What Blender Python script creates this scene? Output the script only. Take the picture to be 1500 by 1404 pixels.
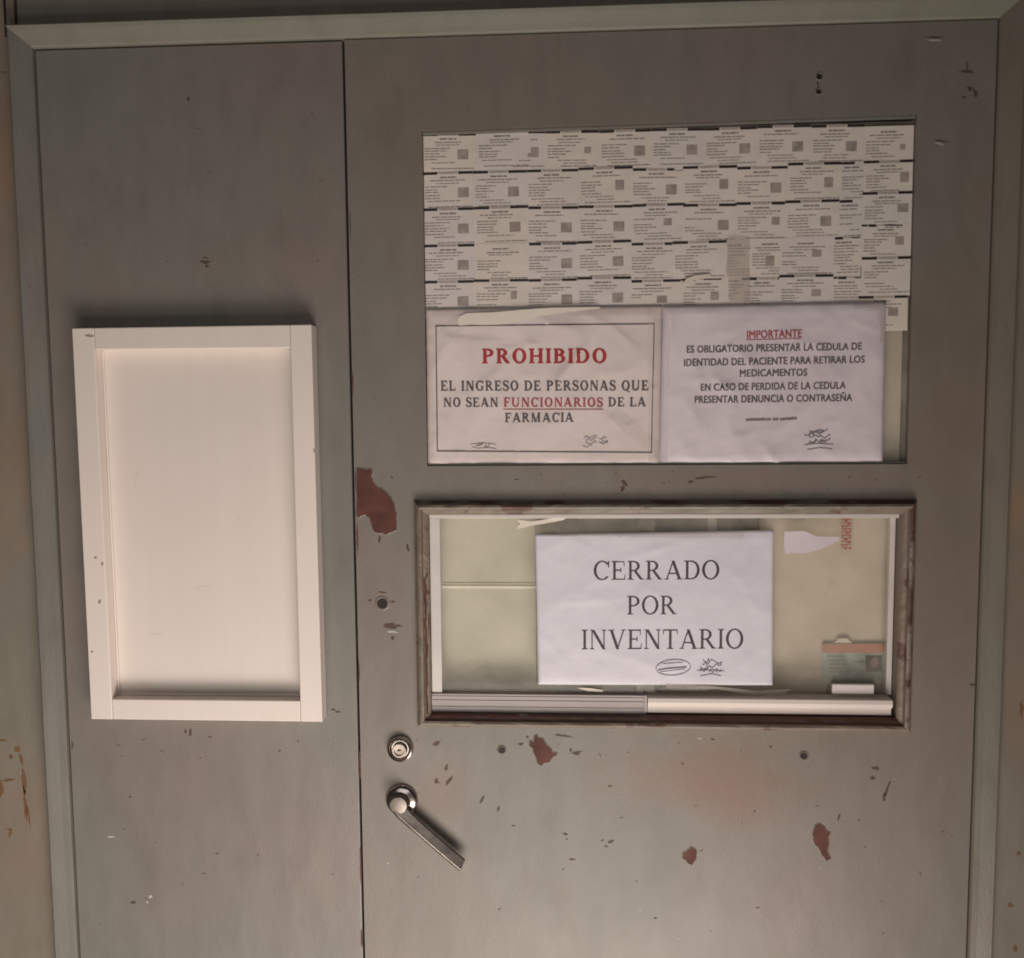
import bpy, bmesh, math, random
import numpy as np
from mathutils import Vector, Matrix, noise

sc = bpy.context.scene
for o in list(bpy.data.objects):
    bpy.data.objects.remove(o)
C = sc.collection
rnd = random.Random(7)

# ---------------------------------------------------------------- camera
FPX = 1350.0
DIST = 1.16
CAMZ = 1.50
PITCH, YAW, ROLL = [math.radians(a) for a in (4.792, -3.304, 0.479)]


def rot(p, y, r):
    cx, sx, cy, sy, cz, sz = math.cos(p), math.sin(p), math.cos(y), math.sin(y), math.cos(r), math.sin(r)
    return (np.array([[cy, 0, sy], [0, 1, 0], [-sy, 0, cy]]) @ np.array([[1, 0, 0], [0, cx, sx], [0, -sx, cx]])
            @ np.array([[cz, -sz, 0], [sz, cz, 0], [0, 0, 1]]))


MR = rot(PITCH, YAW, ROLL)
cam_data = bpy.data.cameras.new('camera')
cam = bpy.data.objects.new('camera', cam_data)
C.objects.link(cam)
sc.camera = cam
cam_data.sensor_width = 36
cam_data.sensor_fit = 'HORIZONTAL'
cam_data.lens = 36 * FPX / 1500
cam_data.clip_start = 0.05
cam_data.clip_end = 50
cam_data.dof.use_dof = True
cam_data.dof.focus_distance = 1.40
cam_data.dof.aperture_fstop = 3.8


def tob(v):
    return Vector((v[0], v[2], -v[1]))


r_, d_, f_ = tob(MR[:, 0]), tob(MR[:, 1]), tob(MR[:, 2])
m = Matrix.Identity(4)
for i in range(3):
    m[i][0] = r_[i]
    m[i][1] = -d_[i]
    m[i][2] = -f_[i]
m.translation = Vector((0, -DIST, CAMZ))
cam.matrix_world = m


def at(px, py, y=0.0):
    """measured point of the photograph -> (x, z) on the vertical plane at depth y"""
    d = MR @ np.array([px - 750.0, py - 702.0, FPX])
    t = (y + DIST) / d[2]
    return (d[0] * t, CAMZ - d[1] * t)


# ---------------------------------------------------------------- light
world = bpy.data.worlds.new('World')
sc.world = world
world.use_nodes = True
bg = world.node_tree.nodes['Background']
bg.inputs[0].default_value = (1.0, 0.90, 0.82, 1)
bg.inputs[1].default_value = 0.03


def area(name, loc, target, sx, sy, power, col, spread=180):
    l = bpy.data.lights.new(name, 'AREA')
    l.shape = 'RECTANGLE'
    l.size = sx
    l.size_y = sy
    l.energy = power
    l.color = col
    l.spread = math.radians(spread)
    o = bpy.data.objects.new(name, l)
    C.objects.link(o)
    o.location = loc
    dd = Vector(target) - Vector(loc)
    o.rotation_euler = dd.to_track_quat('-Z', 'Y').to_euler()
    return o


area('low_lamp', (0.02, -0.86, 0.12), (-0.56, 0, 1.0), 1.05, 0.75, 16.0, (1.0, 0.908, 0.835), 125)
area('low_front_fill', (-0.25, -1.6, 0.42), (-0.20, 0, 1.0), 1.4, 0.4, 6.5, (1.0, 0.92, 0.82))  # added low fill that softens the shadows of the key lamp
area('fill_lamp', (-0.2, -1.8, 1.55), (-0.2, 0, 1.45), 1.3, 0.6, 4.0, (1.0, 0.965, 0.935))  # added front fill, not a fixture of the place

sc.view_settings.view_transform = 'Standard'
sc.view_settings.look = 'None'
sc.view_settings.exposure = -0.12
sc.view_settings.gamma = 1.0

# ---------------------------------------------------------------- helpers


class MB:
    def __init__(s):
        s.v = []
        s.f = []

    def quad(s, a, b, c, d):
        n = len(s.v)
        s.v += [tuple(a), tuple(b), tuple(c), tuple(d)]
        s.f.append((n, n + 1, n + 2, n + 3))

    def poly(s, pts):
        n = len(s.v)
        s.v += [tuple(p) for p in pts]
        s.f.append(tuple(range(n, n + len(pts))))

    def box(s, x0, x1, y0, y1, z0, z1):
        n = len(s.v)
        for z in (z0, z1):
            s.v += [(x0, y0, z), (x1, y0, z), (x1, y1, z), (x0, y1, z)]
        for f in ((3, 2, 1, 0), (4, 5, 6, 7), (0, 1, 5, 4), (1, 2, 6, 5), (2, 3, 7, 6), (3, 0, 4, 7)):
            s.f.append(tuple(n + i for i in f))

    def prism(s, pts, y0, y1):
        """closed outline in x,z (any winding), y0 front, y1 back"""
        a = sum(pts[i][0] * pts[(i + 1) % len(pts)][1] - pts[(i + 1) % len(pts)][0] * pts[i][1] for i in range(len(pts)))
        if a < 0:
            pts = pts[::-1]
        n = len(s.v)
        k = len(pts)
        s.v += [(p[0], y0, p[1]) for p in pts] + [(p[0], y1, p[1]) for p in pts]
        s.f.append(tuple(n + i for i in range(k)))
        s.f.append(tuple(n + k + i for i in reversed(range(k))))
        for i in range(k):
            j = (i + 1) % k
            s.f.append((n + j, n + i, n + k + i, n + k + j))

    def build(s, name, mat, parent=None, bevel=0, smooth=False, merge=False, seg=2):
        me = bpy.data.meshes.new(name)
        me.from_pydata(s.v, [], s.f)
        if merge:
            bm = bmesh.new()
            bm.from_mesh(me)
            bmesh.ops.remove_doubles(bm, verts=bm.verts, dist=1e-6)
            bm.to_mesh(me)
            bm.free()
        me.validate()
        mats = mat if isinstance(mat, (list, tuple)) else [mat]
        for q in mats:
            me.materials.append(q)
        o = bpy.data.objects.new(name, me)
        C.objects.link(o)
        if parent:
            o.parent = parent
        if smooth:
            me.polygons.foreach_set('use_smooth', [True] * len(me.polygons))
        if bevel:
            b = o.modifiers.new('bevel', 'BEVEL')
            b.width = bevel
            b.segments = seg
            b.limit_method = 'ANGLE'
            b.angle_limit = math.radians(30)
        return o


def tag(o, label=None, cat=None, group=None, kind=None):
    for k, v in (('label', label), ('category', cat), ('group', group), ('kind', kind)):
        if v:
            o[k] = v
    return o


def thing(name, label, cat, group=None):
    return tag(empty(name), label, cat, group)


def empty(name):
    o = bpy.data.objects.new(name, None)
    o.empty_display_size = 0.05
    C.objects.link(o)
    return o


# ---------------------------------------------------------------- materials


def mat_base(name, rough=0.5, metal=0.0, spec=0.5):
    mt = bpy.data.materials.new(name)
    mt.use_nodes = True
    nt = mt.node_tree
    b = nt.nodes['Principled BSDF']
    b.inputs['Roughness'].default_value = rough
    b.inputs['Metallic'].default_value = metal
    b.inputs['Specular IOR Level'].default_value = spec
    return mt, nt, b


def nz(nt, scale, detail=4, stretch=None, rough=0.5, offset=(0, 0, 0)):
    tc = nt.nodes.new('ShaderNodeTexCoord')
    mp = nt.nodes.new('ShaderNodeMapping')
    nt.links.new(tc.outputs['Object'], mp.inputs[0])
    if stretch:
        mp.inputs['Scale'].default_value = stretch
    mp.inputs['Location'].default_value = offset
    n = nt.nodes.new('ShaderNodeTexNoise')
    n.inputs['Scale'].default_value = scale
    n.inputs['Detail'].default_value = detail
    n.inputs['Roughness'].default_value = rough
    nt.links.new(mp.outputs[0], n.inputs[0])
    return n.outputs['Fac']


def ramp(nt, fac, stops):
    r = nt.nodes.new('ShaderNodeValToRGB')
    el = r.color_ramp.elements
    el[0].position, el[0].color = stops[0][0], (*stops[0][1], 1)
    el[1].position, el[1].color = stops[-1][0], (*stops[-1][1], 1)
    for p, c in stops[1:-1]:
        e = el.new(p)
        e.color = (*c, 1)
    nt.links.new(fac, r.inputs[0])
    return r.outputs[0]


def mixc(nt, fac, a, b, mode='MIX'):
    n = nt.nodes.new('ShaderNodeMix')
    n.data_type = 'RGBA'
    n.blend_type = mode
    if isinstance(fac, float):
        n.inputs[0].default_value = fac
    else:
        nt.links.new(fac, n.inputs[0])
    for i, s in ((6, a), (7, b)):
        if isinstance(s, tuple):
            n.inputs[i].default_value = (*s, 1)
        else:
            nt.links.new(s, n.inputs[i])
    return n.outputs[2]


def bump(nt, b, facs, dist=0.001):
    prev = None
    for f, st, ds in facs:
        n = nt.nodes.new('ShaderNodeBump')
        n.inputs['Strength'].default_value = st
        n.inputs['Distance'].default_value = ds
        nt.links.new(f, n.inputs['Height'])
        if prev:
            nt.links.new(prev, n.inputs['Normal'])
        prev = n.outputs[0]
    nt.links.new(prev, b.inputs['Normal'])


def paint_mat(name, base, pink, green, rough=0.42, seed=0.0, stain=None, chips=None, blotches=()):
    mt, nt, b = mat_base(name, rough)
    big = nz(nt, 2.6, 3, offset=(seed, seed * 2, seed * 3))
    col = ramp(nt, big, [(0.34, green), (0.5, base), (0.66, pink)])
    fine = nz(nt, 34, 5, stretch=(1, 1, 0.35), offset=(seed, 0, 0))
    col = mixc(nt, 0.5, col, ramp(nt, fine, [(0.25, (0.42, 0.42, 0.42)), (0.75, (0.57, 0.57, 0.57))]), 'OVERLAY')
    # rubbed dirty smears
    sm = nz(nt, 9, 6, stretch=(1.6, 1, 0.8), rough=0.65, offset=(seed + 5, 3, 1))
    sf = ramp(nt, sm, [(0.54, (0, 0, 0)), (0.74, (0.38, 0.38, 0.38))])
    col = mixc(nt, sf, col, tuple(c * k for c, k in zip(base, (0.66, 0.58, 0.52))))
    # warm tinted patches with ragged outlines, grease near the lever among them
    for (sx_, sz_, rx_, rz_, scol, samt) in blotches:
        tc = nt.nodes.new('ShaderNodeTexCoord')
        mp = nt.nodes.new('ShaderNodeMapping')
        mp.vector_type = 'TEXTURE'
        mp.inputs['Location'].default_value = (sx_, 0, sz_)
        mp.inputs['Scale'].default_value = (rx_, 1, rz_)
        nt.links.new(tc.outputs['Object'], mp.inputs[0])
        ln = nt.nodes.new('ShaderNodeVectorMath')
        ln.operation = 'LENGTH'
        nt.links.new(mp.outputs[0], ln.inputs[0])
        ad = nt.nodes.new('ShaderNodeMath')
        ad.operation = 'MULTIPLY_ADD'
        nt.links.new(nz(nt, 11, 6, rough=0.65, offset=(sx_, sz_, 3)), ad.inputs[0])
        ad.inputs[1].default_value = 1.6
        nt.links.new(ln.outputs['Value'], ad.inputs[2])
        mr_ = nt.nodes.new('ShaderNodeMapRange')
        mr_.interpolation_type = 'SMOOTHSTEP'
        mr_.inputs['From Min'].default_value = 0.9
        mr_.inputs['From Max'].default_value = 1.9
        mr_.inputs['To Min'].default_value = samt
        mr_.inputs['To Max'].default_value = 0.0
        nt.links.new(ad.outputs[0], mr_.inputs[0])
        col = mixc(nt, mr_.outputs[0], col, scol)
    # tiny dark specks and nicks
    sp = nz(nt, 150, 2, stretch=(1, 1, 0.6), offset=(seed, 9, 2))
    spf = ramp(nt, sp, [(0.765, (0, 0, 0)), (0.80, (0.8, 0.8, 0.8))])
    col = mixc(nt, spf, col, (0.10, 0.06, 0.05))
    if stain:
        st = nz(nt, stain[0], 5, stretch=stain[1], rough=0.6, offset=stain[3])
        stf = ramp(nt, st, [(0.55, (0, 0, 0)), (0.68, (0.75, 0.75, 0.75))])
        col = mixc(nt, stf, col, stain[2])
    if chips:
        lo, hi, cc, scl, stq = chips
        ch = nz(nt, scl, 6, stretch=stq, rough=0.6, offset=(seed + 3, 7, 4))
        chf = ramp(nt, ch, [(lo, (0, 0, 0)), (hi, (1, 1, 1))])
        col = mixc(nt, chf, col, cc)
    nt.links.new(col, b.inputs['Base Color'])
    rg = nz(nt, 7, 4, offset=(2, seed, 5))
    mr = nt.nodes.new('ShaderNodeMapRange')
    mr.inputs['To Min'].default_value = rough - 0.07
    mr.inputs['To Max'].default_value = rough + 0.14
    nt.links.new(rg, mr.inputs[0])
    nt.links.new(mr.outputs[0], b.inputs['Roughness'])
    peel = nz(nt, 420, 3, stretch=(1, 1, 0.55))
    wave = nz(nt, 14, 3, stretch=(1, 1, 0.5), offset=(seed, 1, 1))
    bump(nt, b, [(wave, 0.7, 0.0026), (peel, 0.35, 0.0007)])
    return mt


GREY = (0.208, 0.177, 0.153)
PINK = (0.221, 0.173, 0.150)
GREEN = (0.199, 0.181, 0.155)
M = {}
WARM = (0.225, 0.135, 0.100)
M['paint'] = paint_mat('grey_oil_paint', GREY, PINK, GREEN, rough=0.5, seed=1.3, blotches=[
    (*at(1040, 1140), 0.17, 0.07, WARM, 0.85), (*at(650, 1155), 0.05, 0.06, WARM, 0.35), (*at(1100, 700), 0.2, 0.02, WARM, 0.4),
    (*at(545, 870), 0.035, 0.09, WARM, 0.25), (*at(1180, 1000), 0.3, 0.25, (0.20, 0.148, 0.105), 0.4), (*at(1390, 700), 0.07, 0.4, (0.185, 0.14, 0.10), 0.5)])
M['paint_fixed'] = paint_mat('grey_oil_paint_fixed_leaf', (0.198, 0.183, 0.160), (0.215, 0.173, 0.153), (0.191, 0.183, 0.162), seed=8.1)
M['trim'] = paint_mat('grey_trim_paint', (0.185, 0.174, 0.152), (0.196, 0.170, 0.146), (0.176, 0.178, 0.158), rough=0.4, seed=4.4)
M['trim_warm'] = paint_mat('warm_trim_paint', (0.195, 0.168, 0.135), (0.208, 0.162, 0.135), (0.190, 0.175, 0.140), rough=0.4, seed=14.4)
M['lit_header_paint'] = paint_mat('olive_header_lit', (0.248, 0.234, 0.187), (0.252, 0.227, 0.187), (0.238, 0.234, 0.180), rough=0.42, seed=6.4)  # lighter than the jambs, light on the sloping underside painted in
M['wall_paint'] = paint_mat('wall_paint', (0.216, 0.189, 0.162), (0.223, 0.181, 0.158), (0.205, 0.194, 0.166), seed=2.7)
M['wall_paint_stained'] = paint_mat('rust_stained_wall_paint', (0.223, 0.194, 0.155), (0.238, 0.180, 0.137), (0.209, 0.198, 0.162), seed=5.2,
                                    stain=(5.0, (1, 1, 0.7), (0.30, 0.19, 0.11), (3.1, 2, 1.9)))
M['moulding'] = paint_mat('chipped_moulding_paint', (0.210, 0.168, 0.132), (0.220, 0.155, 0.120), (0.195, 0.170, 0.135), rough=0.45, seed=9.9,
                          chips=(0.565, 0.60, (0.115, 0.058, 0.042), 26, (0.6, 1, 0.6)))
M['moulding_worn'] = paint_mat('worn_moulding_edge', (0.22, 0.17, 0.145), (0.20, 0.15, 0.13), (0.24, 0.20, 0.17), rough=0.45, seed=3.9,
                               chips=(0.44, 0.49, (0.085, 0.042, 0.030), 16, (0.45, 1, 1.0)))
M['moulding_bare'] = paint_mat('bare_moulding_undercoat', (0.11, 0.050, 0.036), (0.12, 0.048, 0.034), (0.09, 0.045, 0.034), rough=0.5, seed=7.7,
                               chips=(0.64, 0.67, (0.24, 0.19, 0.16), 26, (0.5, 1, 0.5)))


def simple(name, col, rough=0.5, metal=0.0, var=0.12, scale=30, bumpd=0.0, stretch=None, spec=0.5):
    mt, nt, b = mat_base(name, rough, metal, spec)
    n = nz(nt, scale, 4, stretch=stretch)
    lo = tuple(max(0, c * (1 - var)) for c in col)
    hi = tuple(min(1, c * (1 + var)) for c in col)
    nt.links.new(ramp(nt, n, [(0.3, lo), (0.7, hi)]), b.inputs['Base Color'])
    if bumpd:
        bump(nt, b, [(nz(nt, scale * 4, 3), 0.5, bumpd)])
    return mt


M['undercoat'] = simple('red_brown_undercoat', (0.118, 0.050, 0.040), 0.7, var=0.25, scale=40, bumpd=0.0003, spec=0.15)
M['hole'] = simple('dark_hole', (0.018, 0.010, 0.008), 0.7)
M['scratch'] = simple('dark_scratch', (0.085, 0.050, 0.036), 0.7)
M['scratch_rust'] = simple('rust_scratch', (0.17, 0.085, 0.038), 0.7)
M['grey_nick'] = simple('grey_nick', (0.34, 0.27, 0.23), 0.6)
M['pale_nick'] = simple('pale_nick', (0.46, 0.44, 0.38), 0.6)
M['void'] = simple('gap_darkness', (0.035, 0.016, 0.012), 0.8)


def white_paint(name, base, seed):
    mt, nt, b = mat_base(name, 0.42)
    n = nz(nt, 5, 4, offset=(seed, 0, 0))
    col = ramp(nt, n, [(0.35, tuple(c * 0.965 for c in base)), (0.65, base)])
    g = nz(nt, 60, 4, stretch=(1, 1, 0.06), offset=(seed, 2, 0))
    col = mixc(nt, 0.35, col, ramp(nt, g, [(0.3, (0.45, 0.45, 0.45)), (0.7, (0.54, 0.54, 0.54))]), 'OVERLAY')
    s = nz(nt, 45, 3, stretch=(1, 1, 0.6), offset=(seed, 2, 8))
    sf = ramp(nt, s, [(0.73, (0, 0, 0)), (0.80, (0.5, 0.5, 0.5))])
    col = mixc(nt, sf, col, (0.40, 0.31, 0.26))
    nt.links.new(col, b.inputs['Base Color'])
    bump(nt, b, [(nz(nt, 18, 3, stretch=(1, 1, 0.3)), 0.4, 0.0012), (nz(nt, 300, 2), 0.2, 0.0004)])
    return mt


M['white'] = white_paint('white_oil_paint', (0.80, 0.705, 0.645), 1.0)
M['white_panel'] = white_paint('white_panel_paint', (0.78, 0.69, 0.632), 5.0)
M['alu'] = simple('white_aluminium', (0.62, 0.575, 0.54), 0.35, var=0.06, scale=20, stretch=(0.2, 1, 1))
M['alu_bright'] = simple('bright_white_rail', (0.76, 0.66, 0.61), 0.62, var=0.05, scale=20, stretch=(0.2, 1, 1))
M['alu_track'] = simple('grey_track', (0.40, 0.345, 0.335), 0.45, var=0.08, scale=30, stretch=(0.15, 1, 1))
M['khaki'] = simple('khaki_board', (0.65, 0.545, 0.455), 0.6, var=0.10, scale=9)
M['khaki_pale'] = simple('pale_green_board', (0.65, 0.60, 0.50), 0.6, var=0.09, scale=7)
M['shelf_reflection'] = simple('pale_shelf_reflection', (0.96, 0.91, 0.78), 0.5, var=0.05)
M['dark_slat'] = simple('dark_grey_slat', (0.17, 0.16, 0.13), 0.6, var=0.2)


def paper_mat(name, base, var=0.05, gloss=0.0, rough=0.62):
    mt, nt, b = mat_base(name, rough, spec=0.35)
    n = nz(nt, 16, 4)
    col = ramp(nt, n, [(0.35, tuple(c * (1 - var) for c in base)), (0.65, base)])
    nt.links.new(col, b.inputs['Base Color'])
    if gloss:
        b.inputs['Coat Weight'].default_value = gloss
        b.inputs['Coat Roughness'].default_value = 0.16
    bump(nt, b, [(nz(nt, 8, 4, rough=0.55), 0.8, 0.007), (nz(nt, 260, 2), 0.12, 0.0003)])
    return mt


M['paper_white'] = paper_mat('white_paper', (0.715, 0.672, 0.735), 0.04, 0.15)
M['paper_pink'] = paper_mat('film_covered_paper', (0.75, 0.63, 0.60), 0.06, 0.6)
M['paper_lilac'] = paper_mat('lilac_white_paper', (0.74, 0.645, 0.68), 0.06, 0.5)
M['slip_a'] = paper_mat('slip_paper_warm', (0.76, 0.665, 0.60), 0.05, 0.1)
M['slip_b'] = paper_mat('slip_paper_neutral', (0.75, 0.665, 0.61), 0.05, 0.1)
M['slip_c'] = paper_mat('slip_paper_lilac', (0.73, 0.655, 0.625), 0.05, 0.1)
M['slip_d'] = paper_mat('slip_paper_cream', (0.76, 0.67, 0.59), 0.05, 0.1)
M['ink_black'] = simple('black_ink', (0.055, 0.045, 0.048), 0.6)
M['ink_bar'] = simple('header_bar_ink', (0.022, 0.014, 0.014), 0.5)
M['ink_soft'] = simple('soft_grey_ink', (0.25, 0.20, 0.18), 0.6)
M['ink_block'] = simple('grey_block_ink', (0.36, 0.30, 0.265), 0.6, var=0.22, scale=120)
M['ink_red'] = simple('red_ink', (0.42, 0.028, 0.034), 0.6, var=0.08)
M['ink_dull_red'] = simple('dull_red_ink', (0.42, 0.08, 0.10), 0.6, var=0.08)
M['ink_grey'] = simple('dark_grey_ink', (0.115, 0.095, 0.105), 0.6)
M['ink_pen'] = simple('pen_ink', (0.16, 0.135, 0.17), 0.6)
M['cream_strip'] = simple('cream_scrap_and_glare', (0.80, 0.71, 0.62), 0.3, var=0.03)  # cream of the torn scraps, also of the painted glare strip
M['card_blue'] = simple('blue_green_card', (0.36, 0.43, 0.42), 0.35, var=0.3, scale=70)
M['card_red'] = simple('red_card_band', (0.55, 0.22, 0.15), 0.35, var=0.15, scale=80)
M['card_dark'] = simple('dark_portrait', (0.03, 0.018, 0.018), 0.4)
M['card_skin'] = simple('portrait_skin', (0.26, 0.15, 0.12), 0.4)
M['white_plastic'] = simple('white_plastic', (0.75, 0.68, 0.65), 0.3, var=0.04)
M['dark_box'] = simple('dark_red_box', (0.10, 0.05, 0.05), 0.6)


def metal(name, col, rough):
    mt, nt, b = mat_base(name, rough, 1.0)
    n = nz(nt, 70, 5)
    nt.links.new(ramp(nt, n, [(0.35, tuple(c * 0.72 for c in col)), (0.6, col)]), b.inputs['Base Color'])
    mr = nt.nodes.new('ShaderNodeMapRange')
    mr.inputs['To Min'].default_value = rough - 0.08
    mr.inputs['To Max'].default_value = rough + 0.15
    nt.links.new(nz(nt, 50, 4, offset=(3, 3, 3)), mr.inputs[0])
    nt.links.new(mr.outputs[0], b.inputs['Roughness'])
    bump(nt, b, [(nz(nt, 120, 3), 0.25, 0.0004)])
    return mt


M['chrome'] = metal('worn_chrome', (0.55, 0.49, 0.46), 0.2)
M['lever_metal'] = metal('worn_lever_metal', (0.36, 0.31, 0.275), 0.34)


M['hub_metal'] = metal('worn_hub_metal', (0.22, 0.19, 0.17), 0.38)


def film(name, tint, gloss_rough, haze, haze_col):
    """thin clear sheet: lets light straight through, reflects by angle, with a little milky film"""
    mt = bpy.data.materials.new(name)
    mt.use_nodes = True
    nt = mt.node_tree
    for n in list(nt.nodes):
        nt.nodes.remove(n)
    out = nt.nodes.new('ShaderNodeOutputMaterial')
    tr = nt.nodes.new('ShaderNodeBsdfTransparent')
    tr.inputs[0].default_value = (*tint, 1)
    gl = nt.nodes.new('ShaderNodeBsdfGlossy')
    gl.inputs['Roughness'].default_value = gloss_rough
    lw = nt.nodes.new('ShaderNodeLayerWeight')
    pw = nt.nodes.new('ShaderNodeMath')
    pw.operation = 'POWER'
    pw.inputs[1].default_value = 4.0
    nt.links.new(lw.outputs['Facing'], pw.inputs[0])
    fr = nt.nodes.new('ShaderNodeMath')
    fr.operation = 'MULTIPLY_ADD'
    fr.inputs[1].default_value = 0.6
    fr.inputs[2].default_value = 0.025
    nt.links.new(pw.outputs[0], fr.inputs[0])
    m1 = nt.nodes.new('ShaderNodeMixShader')
    nt.links.new(fr.outputs[0], m1.inputs[0])
    nt.links.new(tr.outputs[0], m1.inputs[1])
    nt.links.new(gl.outputs[0], m1.inputs[2])
    df = nt.nodes.new('ShaderNodeBsdfDiffuse')
    df.inputs[0].default_value = (*haze_col, 1)
    m2 = nt.nodes.new('ShaderNodeMixShader')
    h = nz(nt, 20, 5, rough=0.65)
    mr = nt.nodes.new('ShaderNodeMapRange')
    mr.inputs['From Min'].default_value = 0.35
    mr.inputs['From Max'].default_value = 0.7
    mr.inputs['To Min'].default_value = haze * 0.4
    mr.inputs['To Max'].default_value = haze * 1.4
    nt.links.new(h, mr.inputs[0])
    nt.links.new(mr.outputs[0], m2.inputs[0])
    nt.links.new(m1.outputs[0], m2.inputs[1])
    nt.links.new(df.outputs[0], m2.inputs[2])
    nt.links.new(m2.outputs[0], out.inputs[0])
    return mt


M['glass'] = film('window_glass', (0.99, 0.995, 0.975), 0.05, 0.13, (0.76, 0.69, 0.60))
M['tape'] = film('clear_tape', (0.985, 0.98, 0.97), 0.2, 0.035, (0.75, 0.68, 0.64))
M['tape_milky'] = film('milky_tape', (0.985, 0.975, 0.96), 0.22, 0.25, (0.75, 0.67, 0.62))

# ---------------------------------------------------------------- walls, casing


def X(px, py, y=0.0):
    return at(px, py, y)[0]


def Z(px, py, y=0.0):
    return at(px, py, y)[1]


xl = (X(50, 75) + X(95, 900) + X(112, 1404)) / 3       # inner edge of left casing
xr = (X(1467, 25) + X(1427, 980) + X(1414, 1404)) / 3  # inner edge of right casing
xg = (X(507, 60) + X(523.3, 960) + X(529.5, 1404)) / 3 - 0.0  # meeting gap
zt = (Z(50, 75) + Z(507, 58) + Z(1467, 24)) / 3        # underside of header
TW = 0.030                                            # casing width
ZB = 0.0                                              # floor level

mb = MB()
mb.box(-1.6, xl - TW + 0.004, 0.004, 0.10, ZB, 2.7)
wl = tag(mb.build('wall', M['wall_paint_stained'], bevel=0.001, merge=True), kind='structure')
mb = MB()
mb.box(xr + TW - 0.004, 1.7, 0.004, 0.10, ZB, 2.7)
tag(mb.build('wall', M['wall_paint_stained'], bevel=0.001, merge=True), kind='structure')
mb = MB()
mb.box(xl - TW + 0.007, xr + TW - 0.007, 0.006, 0.10, zt + TW - 0.004, 2.7)
tag(mb.build('wall', M['wall_paint'], bevel=0.001, merge=True), kind='structure')
mb = MB()
mb.box(-1.6, 1.7, 0.12, 0.14, ZB, 2.7)
tag(mb.build('gap_backing', M['void']), kind='structure')  # near black sheet, painted as the dark inside the door gap
mb = MB()
mb.quad((-1.6, -3.2, 0), (1.7, -3.2, 0), (1.7, 0.14, 0), (-1.6, 0.14, 0))
tag(mb.build('floor', simple('floor_tiles', (0.42, 0.36, 0.30), 0.4)), kind='structure')

frame = thing('door_frame', 'grey painted wooden casing with mitred corners round both door leaves', 'door frame')


def casing(name, p0, p1, q0, q1, matn, prof=None):
    """p0->p1 inner edge, q0->q1 outer edge; tilted face between, proud at the outer edge"""
    prof = prof or [(-0.004, 0.02), (0.0, -0.004), (0.06, -0.006), (0.30, -0.0085), (0.72, -0.0135), (0.90, -0.0150), (0.97, -0.0135), (1.0, -0.010), (1.0, 0.02)]
    mb = MB()
    ns = 24
    for s in range(ns):
        rows = []
        for k in (s, s + 1):
            t = k / ns
            row = []
            for u, y in prof:
                a = Vector(p0).lerp(Vector(p1), t)
                b = Vector(q0).lerp(Vector(q1), t)
                c = a.lerp(b, u)
                wob = 0.0007 * noise.noise(Vector((c.x * 6, u, c.y * 6)))
                row.append((c.x, y + wob if y < 0 else y, c.y))
            rows.append(row)
        for i in range(len(prof) - 1):
            mb.quad(rows[0][i], rows[0][i + 1], rows[1][i + 1], rows[1][i])
    o = mb.build(name, M[matn], frame, merge=True, smooth=False, bevel=0)
    bm = bmesh.new()
    bm.from_mesh(o.data)
    bmesh.ops.recalc_face_normals(bm, faces=bm.faces)
    bm.to_mesh(o.data)
    bm.free()
    return o


casing('header', (xl, zt), (xr, zt), (xl - TW, zt + TW * 0.86), (xr + TW, zt + TW * 0.86), 'lit_header_paint')
JP = [(-0.004, 0.02), (0.0, -0.004), (0.06, -0.0065), (0.30, -0.0075), (0.72, -0.0098), (0.88, -0.0105), (0.96, -0.0092), (1.0, -0.006), (1.0, 0.02)]
casing('jamb_casing', (xl, ZB), (xl, zt), (xl - TW, ZB), (xl - TW, zt + TW * 0.86), 'trim', JP)
casing('jamb_casing', (xr, ZB), (xr, zt), (xr + TW, ZB), (xr + TW, zt + TW * 0.86), 'trim_warm', JP)
# thin dark groove of the boarding above the left wall
mb = MB()
g0, g1 = at(4, -20, 0.002), at(7, 54, 0.002)
mb.box(g0[0] - 0.0012, g0[0] + 0.0015, 0.0030, 0.005, g1[1], 2.7)
tag(mb.build('wall_joint', M['hole']), kind='structure')

# ---------------------------------------------------------------- leaves


def warp(x, y, z):
    """the upper opening was cut slightly out of square: its top edge climbs to the right"""
    if abs(z - uz1) < 1e-4 and ux0 - 1e-4 < x < ux1 + 1e-4:
        return (x, y, z + TILT * (x - (ux0 + ux1) / 2))
    return (x, y, z)


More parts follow.
